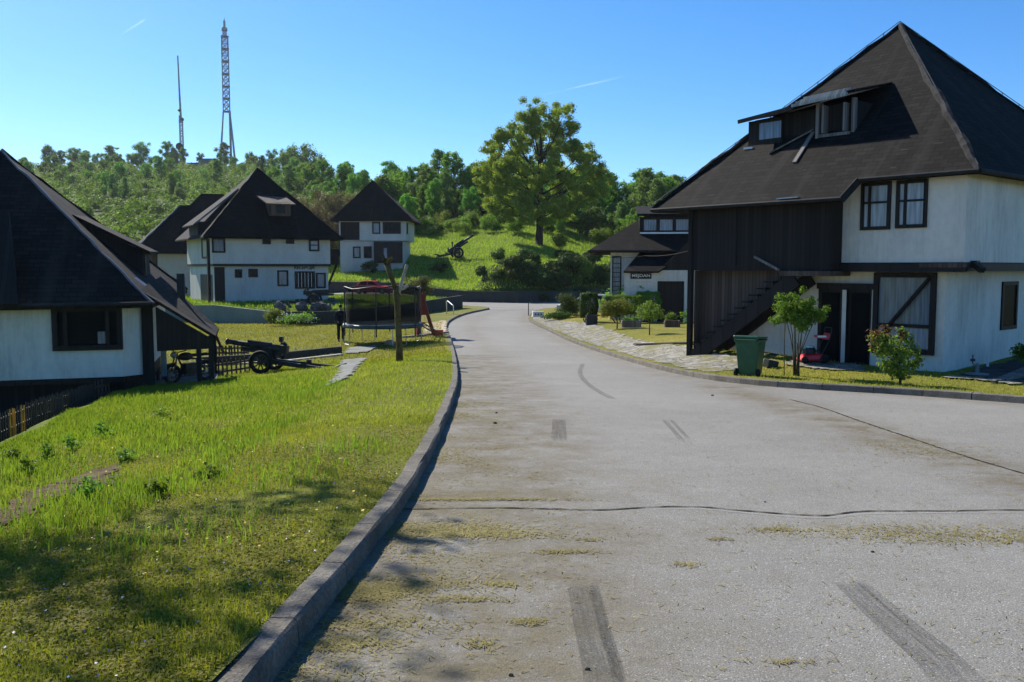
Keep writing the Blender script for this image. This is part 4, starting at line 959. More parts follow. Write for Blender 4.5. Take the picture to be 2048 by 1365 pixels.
for i, (px, py, wd, dp, ht, lb, m) in enumerate([(1262, 655, .95, .45, .35, 'low grey planter box with small plants between the two vase shaped shrubs', M_GREYWOOD), (1344, 655, .75, .4, .35, 'brown planter box under the rose shrub', M_WOODB), (1373, 642, .9, .6, .5, 'grey concrete planter box with the bright yellow green plant', M_CONC), (1183, 650, .62, .5, .55, 'square stone trough below the tall block hedge', M_CONCD)]):
    q = G(px, py); q[2] = H(q[0], q[1]); t = thing('planter', lb, 'planter', q)
    b = MB(); b.box(-wd / 2, wd / 2, -dp / 2, -dp / 2 + .06, 0, ht); b.box(-wd / 2, wd / 2, dp / 2 - .06, dp / 2, 0, ht); b.box(-wd / 2, -wd / 2 + .06, -dp / 2 + .06, dp / 2 - .06, 0, ht); b.box(wd / 2 - .06, wd / 2, -dp / 2 + .06, dp / 2 - .06, 0, ht); b.box(-wd / 2 - .03, wd / 2 + .03, -dp / 2 - .03, dp / 2 + .03, ht * .55, ht * .68); b.build('box', m, t)
    b = MB(); b.box(-wd / 2 + .06, wd / 2 - .06, -dp / 2 + .06, dp / 2 - .06, 0, ht - .05); b.build('soil', M_SOIL, t)
    if i == 0: P, N = clump_pts([(-.2, 0, ht + .06, .2, .18, .14), (.2, 0, ht + .06, .2, .18, .12)], 300); V, Fq = leaf_arr(P, N, .05); np_mesh('plants', V, Fq, L_HEDGE, t)
# twiggy ball tree behind the trampoline
q = np.array(at(838, 600, 47.)); q[2] = H(q[0], q[1]); cl = []
for i in range(26):
    a = rs.uniform(0, 6.28); r = rs.uniform(.1, .8); cl.append((r * math.cos(a), r * math.sin(a) * .8, 2.55 + rs.uniform(-.28, .42), .3, .3, .2))
plant('small_tree', 'olive twiggy ball headed tree behind the trampoline', 'tree', q, cl, 5200, .05, L_OLIVE, M_BARK, .07, (0, 0, 2.6), tips=cl, aspect=.28)
# dead topped trunk on the lawn
q = G(799, 724); q[2] = H(q[0], q[1]); t = thing('dead_trunk', 'bare mossy pruned tree trunk with forked stubs on the lawn by the kerb', 'tree', q)
k_ = q[1] / 1790
b = MB(); b.tube([(0, 0, -.1), (.0, 0, .5), (-.03, 0, 1.2), (-.05, .0, 1.85), (-.06, 0, 2.2), (-.08, 0, 2.45)], [.125, .11, .105, .10, .12, .11], 9)
b.tube([(-.08, 0, 2.3), (-.16, 0, 2.55), (-.27, .02, 2.85), (-.38, .02, 3.2)], [.09, .08, .085, .10], 8); b.build('trunk', M_BARKM, t, True)
b = MB(); b.tube([(-.03, 0, 2.2), (.08, -.02, 2.5), (.14, -.02, 2.75), (.22, 0, 3.0), (.27, 0, 3.18)], [.075, .065, .055, .05, .055], 8); b.tube([(.0, -.03, 2.35), (.2, -.05, 2.42), (.3, -.05, 2.52)], [.05, .045, .04], 7); b.build('branch', M_BARKP, t, True)
b = MB()
for i in range(16):
    a = rs.uniform(0, 6.28); r = rs.uniform(.05, .24); b.tube([(-.38, 0, 3.15), (-.38 + r * math.cos(a) * .8, r * math.sin(a), 3.3 + rs.uniform(0, .1)), (-.38 + r * math.cos(a) * 1.2, r * math.sin(a) * 1.2, 3.3 + rs.uniform(-.25, .22))], [.05, .03, .008], 5)
b.build('shredded_top', M_BARKM, t)
# out of frame tree on the left whose shade falls over the lawn
q = np.array([-9.6, 12.9, 0.]); q[2] = H(q[0], q[1]); cl = []
while len(cl) < 74:
    sx, sy, z = rs.uniform(-4.9, -.75), rs.uniform(2.2, 7.7), rs.uniform(5.6, 10.5)
    if sy > 7.3 + .45 * (sx + 1.9) or (sx > -1.25 and rs.random() < .72): continue
    if -2.1 < sx < -1.0 and 5.2 < sy < 6.4 and rs.random() < .7: continue
    gz = -.2 - .05 * sy; c = np.array([sx - .794 * (z - gz), sy + 1.005 * (z - gz), z])
    if c[0] + .75 > -.58 * c[1] and (c[2] - .6 - 1.65) / c[1] < .31: continue
    r_ = rs.uniform(.4, .75); cl.append((*(c - q), r_, r_, r_ * .7))
p_ = at(-6, 303, 12.4) - q; cl.append((*p_, .12, .12, .10))
plant('lawn_tree', 'leafy tree just outside the left edge shading the near lawn', 'tree', q, cl, 1750, .10, L_OAK, M_BARK, .2, (-.3, .3, 9.5), tips=[c for c in cl if c[0] + q[0] < -.68 * (c[1] + q[1])][::3] + cl[-1:])
# ------------------------------------------------------------------ walls, paths, rocks
def wallrun(name, label, pts, zb, zt, th, mat, cat='wall'):
    """pts (x,y); zb, zt lists of base and top heights"""
    b = MB()
    for i in range(len(pts) - 1):
        a, c = np.array(pts[i], float), np.array(pts[i + 1], float); d = (c - a) / np.linalg.norm(c - a); n = np.array([-d[1], d[0]]) * th
        b.add([(*a, zb[i]), (*c, zb[i + 1]), (*(c + n), zb[i + 1]), (*(a + n), zb[i]), (*a, zt[i]), (*c, zt[i + 1]), (*(c + n), zt[i + 1]), (*(a + n), zt[i])],
              [(3, 2, 1, 0), (4, 5, 6, 7), (0, 1, 5, 4), (1, 2, 6, 5), (2, 3, 7, 6), (3, 0, 4, 7)])
    return tag(b.build(name, mat), label, cat)
wallrun('concrete_wall', 'pale green stained concrete wall below the reception house', [(-30, 59), (-19.3, 58), (-15.4, 57)], [-2.3] * 3, [-.9, -.78, -1.15], .25, M_CONCG)
wallrun('concrete_wall', 'stained low concrete wall toned dark for shade behind the person and the trampoline', [(-15.37, 57), (-12.2, 56), (-10.6, 57)], [-2.3] * 3, [-1.17, -1.1, -1.1], .25, M_CONCD)
wallrun('concrete_wall', 'concrete wall in dark green toned for shade running to the bend of the road behind the red swing', [(-10.58, 57.02), (-8, 66), (-4.35, 79), (-5.9, 80.4)], [-2.3] * 4, [-1.1, -1.05, -.80, -.85], .25, M_CONCD)
xs_ = [-30, -24, -20, -17, -14, -11, -8, -5, -2, .5, 3, 5.6, 8, 11, 15, 20]
wallrun('retaining_wall', 'long dark retaining wall at the foot of the meadow bank', [(x, yW(x)) for x in xs_], [float(RF(x)) - .3 for x in xs_], [float(RF(x)) + 1.15 for x in xs_], .3, M_CONCD)
b = MB()
for x0, x1 in zip(xs_[:-1], xs_[1:]):
    b.beam((x0, yW(x0) - .03 + .15, RF(x0) + 1.19), (x1, yW(x1) - .03 + .15, RF(x1) + 1.19), .4, .08)
def patch(name, px, mat, up=.02, step=.16, kind='structure', xy=None):
    P = xy or [tuple(G(*p)[:2]) for p in px]; A_ = np.array(P); x = np.arange(A_[:, 0].min(), A_[:, 0].max() + step, step); y = np.arange(A_[:, 1].min(), A_[:, 1].max() + step, step)
    X_, Y_ = np.meshgrid(x, y); X_ = X_ + rng.uniform(-.38, .38, X_.shape) * step; Y_ = Y_ + rng.uniform(-.38, .38, X_.shape) * step; ok_r = rng.uniform(0, 1, X_.shape); ok = inside(X_, Y_, P); n = len(x)
    Z_ = H0(X_, Y_) + up; F = []
    for j in range(len(y) - 1):
        for i in range(len(x) - 1):
            if ok[j, i] and ok[j, i + 1] and ok[j + 1, i] and ok[j + 1, i + 1]: F.append((j * n + i, j * n + i + 1, (j + 1) * n + i + 1, (j + 1) * n + i))
    o = np_mesh(name, np.stack([X_.ravel(), Y_.ravel(), Z_.ravel()], 1), np.array(F), mat, None, True)
    if kind: tag(o, kind=kind)
    return o
def mk_crazy():
    k = NT('crazy_paving'); wv = k.noise(3, 3, .6, out='Color'); vv = k.n('ShaderNodeVectorMath', operation='MULTIPLY_ADD'); k.link(wv, vv.inputs[0]); vv.inputs[1].default_value = (.25, .25, .25); k.link(k.coord(), vv.inputs[2])
    v = k.n('ShaderNodeTexVoronoi', feature='DISTANCE_TO_EDGE'); v.inputs['Scale'].default_value = 3.2; k.link(vv.outputs[0], v.inputs['Vector'])
    v2 = k.n('ShaderNodeTexVoronoi'); v2.inputs['Scale'].default_value = 3.2; k.link(vv.outputs[0], v2.inputs['Vector'])
    sp = k.n('ShaderNodeSeparateColor'); k.link(v2.outputs['Color'], sp.inputs[0])
    c = k.ramp(sp.outputs[0], [(0, (.185, .17, .145)), (.5, (.25, .232, .20)), (1, (.33, .31, .275))]); c = k.mix(.8, c, k.ramp(k.noise(9, 6, .7), [(.3, .55), (.7, 1.3)]), 'MULTIPLY')
    gp = k.ramp(v.outputs['Distance'], [(.02, 1.), (.06, 0.)]); ms = k.ramp(k.noise(.9, 5, .7), [(.5, 0.), (.62, .85)])
    c = k.mix(gp, c, (.07, .08, .03)); c = k.mix(ms, c, (.16, .15, .045)); k.bump(v.outputs['Distance'], .6, .05); return k.done(c, .9, .2)
M_CRAZY = mk_crazy()
patch('paved_verge', [(1061, 645), (1064, 632), (1110, 640), (1190, 648), (1235, 664), (1290, 682), (1360, 690), (1400, 700), (1470, 712), (1560, 722), (1500, 738), (1420, 752), (1372, 749), (1292, 730), (1198, 701), (1100, 663)], M_CRAZY, .02)
patch('sand_patch', [(842, 648), (893, 644), (897, 668), (845, 671)], M_SAND, .02)
patch('path', [(684, 710), (694, 697), (768, 690), (757, 698), (738, 706)], M_CONC, .05)
patch('path', [(680, 722), (737, 716), (727, 726), (712, 748), (690, 762), (668, 772), (638, 778), (652, 768), (672, 750)], M_CONC, .04)
patch('gravel', [(1905, 752), (1960, 733), (2048, 716), (2110, 712), (2200, 760), (2048, 768)], M_DARKGR, .035)
patch('paved_verge', [(1575, 722), (1700, 727), (1740, 738), (1730, 746), (1600, 738), (1560, 730)], M_CRAZY, .035)
patch('soil', [(1875, 757), (1900, 752), (2048, 768), (2048, 775)], M_CRAZY, .04)
patch('bare_soil', [(-40, 1040), (40, 990), (140, 960), (205, 940), (245, 930), (235, 975), (140, 995), (60, 1040), (-40, 1085)], M_SOIL, .035, .1)
patch('bare_soil', [(330, 890), (430, 845), (480, 812), (510, 812), (420, 880), (300, 925)], M_SOIL, .006, .12)
def G3(px, py, up=0):
    q = G(px, py); return np.array([q[0], q[1], H(q[0], q[1]) + up])
def lowwall(label, px, h, th, mat, name='low_wall'):
    P = [G(*p) for p in px]; return wallrun(name, label, [p[:2] for p in P], [H(p[0], p[1]) - .2 for p in P], [H(p[0], p[1]) + h for p in P], th, mat)
lowwall('low mossy concrete ramp wall between the porch and the paved path behind the near gun', [(392, 731), (500, 725), (580, 719), (684, 708)], .30, .22, M_CONCD)
o = lowwall('pale concrete ledge running in front of the ramp wall behind the near gun', [(395, 734), (500, 729), (580, 724), (686, 712)], .07, .25, M_STONE)
lowwall('low concrete edging between the sand patch and the lawn by the kerb', [(806, 677), (850, 673), (898, 671)], .10, .3, M_CONC, 'edging')
rr_ = random.Random(9); rk = None
for i, (px, py, r) in enumerate([(548, 628, .5), (560, 622, .45), (545, 640, .45), (556, 612, .35), (575, 616, .3), (602, 618, .45), (612, 612, .5), (625, 612, .45), (632, 620, .5), (645, 618, .42), (638, 611, .35), (664, 606, .4), (670, 612, .32), (655, 621, .3), (590, 622, .35), (608, 622, .3)]):
    q = G3(px, py, r * .25); b = MB(); b.blob((0, 0, 0), (r * rr_.uniform(.8, 1.3), r * rr_.uniform(.7, 1.1), r * rr_.uniform(.6, .95)), 9, 6, .22, i); o = b.build('rock', M_ROCK)
    o.location = q; o.rotation_euler = (rr_.uniform(-.3, .3), rr_.uniform(-.3, .3), rr_.uniform(0, 6)); tag(o, 'grey boulder in the rockery on the low wall before the reception house', 'rock', 'rockery boulders')
q = G3(779, 690); b = MB(); b.blob((0, 0, .06), (.24, .2, .15), 9, 6, .2, 4); o = b.build('rock', M_STONE); o.location = q; tag(o, 'pale flat stone on the grass at the end of the paved path', 'rock')
q = G3(1540, 735); b = MB(); b.box(-.2, .2, -.1, .1, -.02, .2); o = b.build('concrete_block', M_CONCD, bevel=.02); o.location = q; o.rotation_euler = (.1, .2, .6); tag(o, 'dark square block lying on the grass right of the wheelie bin', 'block')
shrub('white flowering low plant at the foot of the rockery wall', 590, 650, 3.2, .8, L_BUSH, 1300, .07, stem=False, second=([(-.6, -.3, .5, .8, .5, .35), (.7, -.3, .4, .8, .5, .3)], 220, M_LETTERW))
shrub('yellow flowering small bush beside the rockery boulders', 548, 652, 1.3, 1.0, L_YEL, 800, .07, stem=False)
# ------------------------------------------------------------------ picket fences
def fence(label, pts, h, wd=.06, gap=.12, orange=()):
    P = [np.array([p[0], p[1], H(p[0], p[1])]) for p in pts] if len(pts) > 6 else [G3(*p) for p in pts]; L_ = np.cumsum([0] + [np.linalg.norm(P[i + 1] - P[i]) for i in range(len(P) - 1)])
    f = lambda s: np.array([np.interp(s, L_, [p[k] for p in P]) for k in range(3)])
    c = f(L_[-1] / 2); t = thing('picket_fence', label, 'fence', c); b = MB(); ob_ = MB(); s = 0.; i = 0
    while s < L_[-1]:
        p = f(s) - c; d = f(min(s + .1, L_[-1])) - f(max(s - .1, 0)); d = d / np.linalg.norm(d); d[2] = 0; n = np.array([-d[1], d[0], 0]) * .02; w2 = d * wd / 2; hh = h * random.uniform(.93, 1.05); lean = d * random.uniform(-.03, .03)
        m = ob_ if any(a <= s / L_[-1] <= e for a, e in orange) else b
        m.prism([p - w2 - np.array([0, 0, .1]), p + w2 - np.array([0, 0, .1]), p + w2 + lean + np.array([0, 0, hh * .93]), p + lean + np.array([0, 0, hh]), p - w2 + lean + np.array([0, 0, hh * .93])], n)
        s += wd + gap; i += 1
    b.build('pickets', M_WOODB, t)
    if orange: ob_.build('sunlit_orange_pickets', M_ORANGEW, t)  # orange colour stands in for sun on a few pickets
    for zz in (.25, .7):
        r = MB(); 
        for k in range(len(P) - 1): r.beam(P[k] - c + np.array([-.045, .0, h * zz]), P[k + 1] - c + np.array([-.045, .0, h * zz]), .04, .07)
        r.build('rail', M_WOODB, t)
    r = MB(); s = 0.
    while s < L_[-1]:
        p = f(s) - c; r.box(p[0] - .10, p[0] - .03, p[1] - .03, p[1] + .03, p[2] - .3, p[2] + h * .8); s += 2.0
    r.build('post', M_WOOD, t); return t
fence('weathered picket fence with a few boards coloured orange as if sunlit running along the left lawn edge', [(x - .9 * min(1, (31.6 - y) / 5), y) for x, y in FEN], .56, orange=((.385, .402), (.418, .432)))
fence('short dark picket fence with a leaning post behind the near field gun', [(426, 712), (455, 712), (500, 710)], .42, .07, .06)
q = G3(447, 710); b = MB(); b.beam(q + np.array([0, 0, .1]), q + np.array([-.36, 0, .95]), .09, .09); tag(b.build('leaning_post', M_WOOD), 'dark wooden post leaning left over the short picket fence', 'post')
# ------------------------------------------------------------------ field guns
def wheel(parent, x, y, r, wd=.09, name='wheel', rim=M_GUNM, spokes=10, tyre=M_RUBBER):
    b = MB(); b.torus((x, y, r), r * .86, r * .14, 'y', 26, 7); w_ = b.build(name, tyre, parent, True)
    b = MB(); b.torus((x, y, r), r * .68, r * .07, 'y', 22, 6); b.lathe([(r * .2, -wd), (r * .2, wd)], 12, (x, y, r), 'y')
    for i in range(spokes):
        a = 2 * math.pi * i / spokes; b.beam((x, y, r), (x + r * .7 * math.cos(a), y, r + r * .7 * math.sin(a)), .035, .045, (0, 1, 0))
    b.build('rim', rim, w_); return w_
def gun(label, loc, rz, elev, bl=1.5, scale=1., trail=2.0, shield=False, group='old field guns'):
    t = thing('field_gun', label, 'field gun', loc, rz, group); t.scale = (scale,) * 3
    for s in (-1, 1): wheel(t, 0, s * .58, .40)
    ce, se = math.cos(elev), math.sin(elev); tr = np.array([-.05, 0, .78])
    ax = lambda d, h=0: tuple(tr + np.array([ce * d - se * h, 0, se * d + ce * h]))
    b = MB(); b.tube([(0, -.6, .4), (0, .6, .4)], .05, 8); b.build('axle', M_GUNM, t)
    b = MB(); b.tube([ax(-.45, .08), ax(.1, .08), ax(bl * .7, .08), ax(bl * .97, .08), ax(bl * .97, .08), ax(bl, .08)], [.13, .12, .09, .08, .11, .11], 12); b.build('barrel', M_GUNM, t, True)
    b = MB(); b.beam(ax(-.68, .08), ax(-.4, .08), .24, .26, (-se, 0, ce)); b.beam(ax(-.62, .22), ax(-.5, .30), .06, .1); b.build('breech', M_GUNM, t)
    b = MB(); b.beam(ax(-.5, -.09), ax(bl * .62, -.09), .18, .13, (-se, 0, ce)); b.tube([ax(-.1, .2), ax(bl * .5, .2)], .05, 8); b.build('recoil_cradle', M_GUNM, t)
    b = MB()
    for s in (-1, 1): b.prism([(-.28, s * .16, .38), (.2, s * .16, .38), (.08, s * .16, .86), (-.2, s * .16, .86)], (0, .03, 0))
    b.box(-.2, .15, -.17, .17, .33, .44); b.build('carriage', M_GUNM, t)
    b = MB(); b.tube([(-.3, -.24, .75), (-.42, -.3, .95), (-.36, -.3, 1.12)], .045, 7); b.box(-.46, -.34, -.36, -.24, 1.02, 1.2); b.torus((-.25, -.3, .62), .12, .016, 'y', 16, 5); b.build('sight', M_GUNM, t)
    for s in (-1, 1):
        b = MB(); b.beam((-.1, s * .16, .40), (-trail, s * .38, .14), .09, .14); b.beam((-trail * .55, s * .27, .36), (-trail * .62, s * .28, .36), .07, .12); o = b.build('trail', M_GUNM, t)
        b = MB(); b.prism([(-trail - .02, s * .38 - .16, .2), (-trail - .02, s * .38 + .16, .2), (-trail - .16, s * .38 + .14, -.06), (-trail - .16, s * .38 - .14, -.06)], (-.03, 0, .01)); b.tube([(-trail + .05, s * .38, .2), (-trail - .3, s * .42, .30)], .025, 6); b.build('spade', M_GUNM, o)
    return t
q = G3(535, 745); gun('old howitzer with spoked wheels on the lawn by the paved path, muzzle to the left', q, math.pi - .12, R(7), 1.5, 1.0, 2.35)
q = at(630, 612, 62.5); q[2] = H(q[0], q[1]); gun('field gun with long level barrel in front of the reception house', (q[0], q[1], q[2]), .05, R(2), 2.1, 1.05, 2.0)
q = G3(914, 517); gun('field gun on the meadow with barrel raised to the right', q, .25, R(33), 1.55, 1.75, 1.35)
# ------------------------------------------------------------------ motorcycle under the porch
q = Ff.w(1.75, 1.6, -.40); t = thing('motorcycle', 'black motorcycle parked under the porch of the left edge house', 'motorcycle', q, 1.0)
for x in (-.62, .62):
    b = MB(); b.torus((x, 0, .31), .27, .05, 'y', 24, 7); w_ = b.build('wheel', M_RUBBER, t, True); b = MB(); b.lathe([(.05, -.06), (.05, .06)], 10, (x, 0, .31), 'y')
    for i in range(12): b.tube([(x, 0, .31), (x + .24 * math.cos(i * .5236), 0, .31 + .24 * math.sin(i * .5236))], .006, 4)
    b.build('rim', M_STEEL, w_)
b = MB(); b.tube([(-.62, .08, .31), (-.45, .05, .95)], .025, 7); b.tube([(-.62, -.08, .31), (-.45, -.05, .95)], .025, 7); b.tube([(-.43, 0, .85), (-.1, 0, .75), (.3, 0, .72), (.62, 0, .34)], .03, 7); b.tube([(-.4, 0, .8), (-.15, 0, .3), (.3, 0, .28), (.62, 0, .31)], .03, 7); b.build('frame', M_BLACK, t)
b = MB(); b.blob((-.12, 0, .82), (.27, .13, .13), 12, 8, .02); b.build('tank', M_BLACK, t, True)
b = MB(); b.box(.1, .75, -.12, .12, .80, .88); b.build('seat', M_RUBBER, t, bevel=.03)
b = MB(); b.box(-.2, .25, -.14, .14, .26, .6); b.lathe([(.09, -.17), (.09, .17)], 12, (0.02, 0, .42), 'y'); b.build('engine', M_GUNM, t)
b = MB(); b.tube([(-.36, -.36, 1.05), (-.45, -.1, .98), (-.45, .1, .98), (-.36, .36, 1.05)], .018, 6); b.build('handlebar', M_BLACK, t)
b = MB(); b.lathe([(.03, -.66), (.10, -.58), (.10, -.52)], 12, (0, 0, .9), 'x'); b.build('headlight', M_STEEL, t)
b = MB(); b.prism([(-.95, -.07, .52), (-.8, -.07, .64), (-.5, -.07, .66), (-.5, -.07, .63), (-.8, -.07, .6)], (0, .14, 0)); b.prism([(.4, -.07, .68), (.8, -.07, .66), (.98, -.07, .45), (.94, -.07, .45), (.78, -.07, .62)], (0, .14, 0)); b.build('mudguard', M_BLACK, t)
# ------------------------------------------------------------------ trampoline with net
def mat_net():
    k = NT('net_mesh'); tr = k.n('ShaderNodeBsdfTransparent'); ms = k.n('ShaderNodeMixShader'); ms.inputs[0].default_value = .6
    k.done((.012, .014, .014), .9, .1); k.link(tr.outputs[0], ms.inputs[1]); k.link(k.b.outputs[0], ms.inputs[2]); k.link(ms.outputs[0], k.out.inputs[0]); return k.m
M_NET = mat_net()
q = np.array(at(767, 690, 42.)); q[2] = H(q[0], q[1]); t = thing('trampoline', 'round garden trampoline with dark safety net on the lawn left of the road', 'trampoline', q, .2); TR = 1.82; mz = .92
b = MB(); b.torus((0, 0, mz), TR, .035, 'z', 40, 7); b.build('frame', M_STEEL, t, True)
b = MB(); b.lathe([(0.01, mz - .02), (TR - .3, mz - .03), (TR - .3, mz - .02), (.01, mz - .01)], 40); b.build('jumping_mat', M_BLACK, t)
b = MB(); b.lathe([(TR - .3, mz + .02), (TR + .04, mz + .03), (TR + .08, mz - .04), (TR + .06, mz - .14), (TR + .02, mz - .14), (TR + .02, mz)], 40); b.build('edge_pad', M_PADG, t, True)
V_, F_ = [], []
for z_, r_ in ((mz + .03, TR - .12), (mz + .55, TR - .10), (2.62, TR - .04)):
    for j in range(48): V_.append((r_ * math.cos(j * math.pi / 24), r_ * math.sin(j * math.pi / 24), z_))
for i in range(2):
    for j in range(48): F_.append((i * 48 + j, i * 48 + (j + 1) % 48, (i + 1) * 48 + (j + 1) % 48, (i + 1) * 48 + j))
np_mesh('net', np.array(V_), np.array(F_), M_NET, t, True)
V2 = [v for v in V_]; lowV = [(v[0] * .995, v[1] * .995, mz + .03 if i < 48 else mz + .62 + .08 * math.sin(i * .5)) for i, v in enumerate(V_[:96])]
np_mesh('net_skirt', np.array(lowV), np.array(F_[:48]), M_NET, t, True)
b = MB(); b.tube([((TR - .04) * math.cos(j * math.pi / 15), (TR - .04) * math.sin(j * math.pi / 15), 2.62 + .05 * math.cos(j * 1.2)) for j in range(31)], .035, 6); b.build('top_rail', M_BLACK, t, True)
for j in range(6):
    a = j * math.pi / 3 + .3; c_, s_ = math.cos(a), math.sin(a)
    b = MB(); b.tube([((TR + .06) * c_, (TR + .06) * s_, mz - .5), ((TR + .06) * c_, (TR + .06) * s_, 2.4), (TR * c_, TR * s_, 2.65)], .03, 7); b.build('net_pole', M_BLACK, t)
for j in range(4):
    a = j * math.pi / 2 + .35; b = MB(); p0 = np.array([TR * math.cos(a - .18), TR * math.sin(a - .18), 0]); p1 = np.array([TR * math.cos(a + .18), TR * math.sin(a + .18), 0])
    b.tube([p0 + (0, 0, mz), p0 * 1.02 + (0, 0, .03), p1 * 1.02 + (0, 0, .03), p1 + (0, 0, mz)], .025, 6); b.build('leg', M_STEEL, t)
b = MB(); p0 = np.array(at(840, 646, 41.)) ; p1 = G3(878, 671, .05)
t2 = thing('ladder', 'black trampoline ladder leaning down to the sand with orange foot', 'ladder', p1); 
for dx in (-.14, .14): b.tube([(dx, 0, 0), tuple(p0 - p1 + np.array([dx, 0, 0]))], .03, 6)
for k in (.25, .5, .75): c_ = (p0 - p1) * k; b.tube([c_ + (-.14, 0, 0), c_ + (.14, 0, 0)], .02, 6)
b.build('rails', M_BLACK, t2); b = MB(); b.box(-.3, .22, -.12, .12, -.05, .24); b.build('foot', M_ORANGE, t2, bevel=.04)
# red timber swing frame
q = np.array(at(850, 640, 46.)); q[2] = H(q[0], q[1]); t = thing('swing_frame', 'dark red timber swing frame behind the trampoline', 'swing', q, .1)
b = MB(); b.box(-.36, .05, -.08, .08, 1.1, 2.15); b.build('board', M_REDW, t)
for sx in (-.42, .5):
    b = MB(); b.beam((-.16, 0, 2.1), (sx, -.15, -.1), .14, .16); b.build('leg', M_REDW, t)
    b = MB(); b.beam((-.16, 2.2, 2.1), (sx, 2.4, -.1), .12, .12); b.build('leg', M_REDW, t)
b = MB(); b.beam((-.16, -.2, 2.12), (-.16, 2.5, 2.12), .12, .12); b.build('crossbeam', M_REDW, t)
b = MB(); b.box(-.3, .05, .9, 1.1, .62, .68); b.tube([(-.25, 1, .65), (-.2, 1, 2.1)], .012, 5); b.tube([(.0, 1, .65), (-.1, 1, 2.1)], .012, 5); b.build('seat', M_ORANGEW, t)
q = G3(903, 630); t = thing('handrail', 'bent pale metal handrail tube on the verge by the bend of the road', 'handrail', q)
b = MB(); b.tube([(-.45, 1.2, 0), (-.45, 1.2, .95), (-.35, 1.0, 1.0), (.1, 0, .72), (.15, -.1, .68), (.16, -.1, 0)], .04, 8); b.build('tube', M_WHITEP, t, True)
# ------------------------------------------------------------------ the person
q = G3(682, 684); t = thing('person', 'person seen from behind in dark navy jacket and black trousers beside the trampoline', 'person', q, .15)
def skin_mesh(name, pts, edges, rad, mat, parent, lv=2):
    me = bpy.data.meshes.new(name); me.from_pydata(pts, edges, []); o = link_mesh(name, me, mat, parent)
    md = o.modifiers.new('skin', 'SKIN'); md.use_smooth_shade = True
    for v, r in zip(me.skin_vertices[0].data, rad): v.radius = r if hasattr(r, '__len__') else (r, r)
    me.skin_vertices[0].data[0].use_root = True
    s_ = o.modifiers.new('sub', 'SUBSURF'); s_.levels = lv; s_.render_levels = lv; return o
P_ = [(0, 0, .95), (0, 0, 1.12), (0, .01, 1.32), (0, .02, 1.46), (0, .03, 1.54), (0, .05, 1.62), (0, .055, 1.70), (0, .04, 1.765),
      (-.1, 0, .90), (-.105, .01, .5), (-.11, -.01, .09), (-.115, .14, .035), (.1, 0, .90), (.105, .02, .5), (.115, -.01, .09), (.125, .14, .035),
      (-.19, .01, 1.42), (-.25, .0, 1.15), (-.17, .20, 1.05), (-.10, .30, 1.10), (.19, .01, 1.42), (.25, .0, 1.15), (.17, .20, 1.05), (.10, .30, 1.10)]
E_ = [(0, 1), (1, 2), (2, 3), (3, 4), (4, 5), (5, 6), (6, 7), (0, 8), (8, 9), (9, 10), (10, 11), (0, 12), (12, 13), (13, 14), (14, 15), (3, 16), (16, 17), (17, 18), (18, 19), (3, 20), (20, 21), (21, 22), (22, 23)]
Rd = [(.14, .10), (.135, .095), (.16, .105), (.11, .08), .055, (.07, .085), (.078, .095), (.05, .06), .085, .06, .04, .04, .085, .06, .04, .04, .055, .045, .035, .03, .055, .045, .035, .03]
def fing(base, s):
    i0 = len(P_) - 1
    for k in range(4):
        a = np.array(P_[base]); off = np.array([-s * (.018 * k - .027), .0, .01 * k]); P_.append(tuple(a + off + np.array([s * .005, .045, .015]))); P_.append(tuple(a + off + np.array([s * .02, .075 + .006 * (k % 3), .005]))); Rd.extend([.009, .008])
        E_.append((base, len(P_) - 2)); E_.append((len(P_) - 2, len(P_) - 1))
    a = np.array(P_[base]); P_.append(tuple(a + np.array([s * .04, .02, .03]))); Rd.append(.011); P_.append(tuple(a + np.array([s * .045, .05, .045]))); Rd.append(.009); E_.append((base, len(P_) - 2)); E_.append((len(P_) - 2, len(P_) - 1))
fing(19, 1); fing(23, -1)
skin_mesh('body', P_, E_, Rd, M_SKIN, t)
skin_mesh('jacket', [(0, 0, .86), (0, 0, 1.1), (0, .01, 1.32), (0, .02, 1.45), (0, .03, 1.52), (-.195, .01, 1.42), (-.26, 0, 1.15), (-.18, .19, 1.05), (.195, .01, 1.42), (.26, 0, 1.15), (.18, .19, 1.05)],
          [(0, 1), (1, 2), (2, 3), (3, 4), (3, 5), (5, 6), (6, 7), (3, 8), (8, 9), (9, 10)], [(.175, .13), (.17, .125), (.195, .135), (.14, .10), (.075, .075), .078, .066, .05, .078, .066, .05], M_NAVY, t)
skin_mesh('trousers', [(0, 0, .92), (-.1, 0, .84), (-.107, .012, .5), (-.11, -.005, .08), (.1, 0, .84), (.107, .02, .5), (.115, -.005, .08)], [(0, 1), (1, 2), (2, 3), (0, 4), (4, 5), (5, 6)], [(.15, .115), .105, .082, .07, .105, .082, .07], M_TROUS, t)
b = MB(); b.blob((0, .035, 1.73), (.088, .10, .085), 14, 9, .04, 2); b.build('hair', M_HAIR, t, True)
for s in (-1, 1):
    b = MB(); b.blob((s * .115, .06, .045), (.05, .14, .05), 12, 7, .02); b.build('shoe', M_RUBBER, t, True)
b = MB(); b.box(-.06, .06, .36, .37, 1.08, 1.2); 
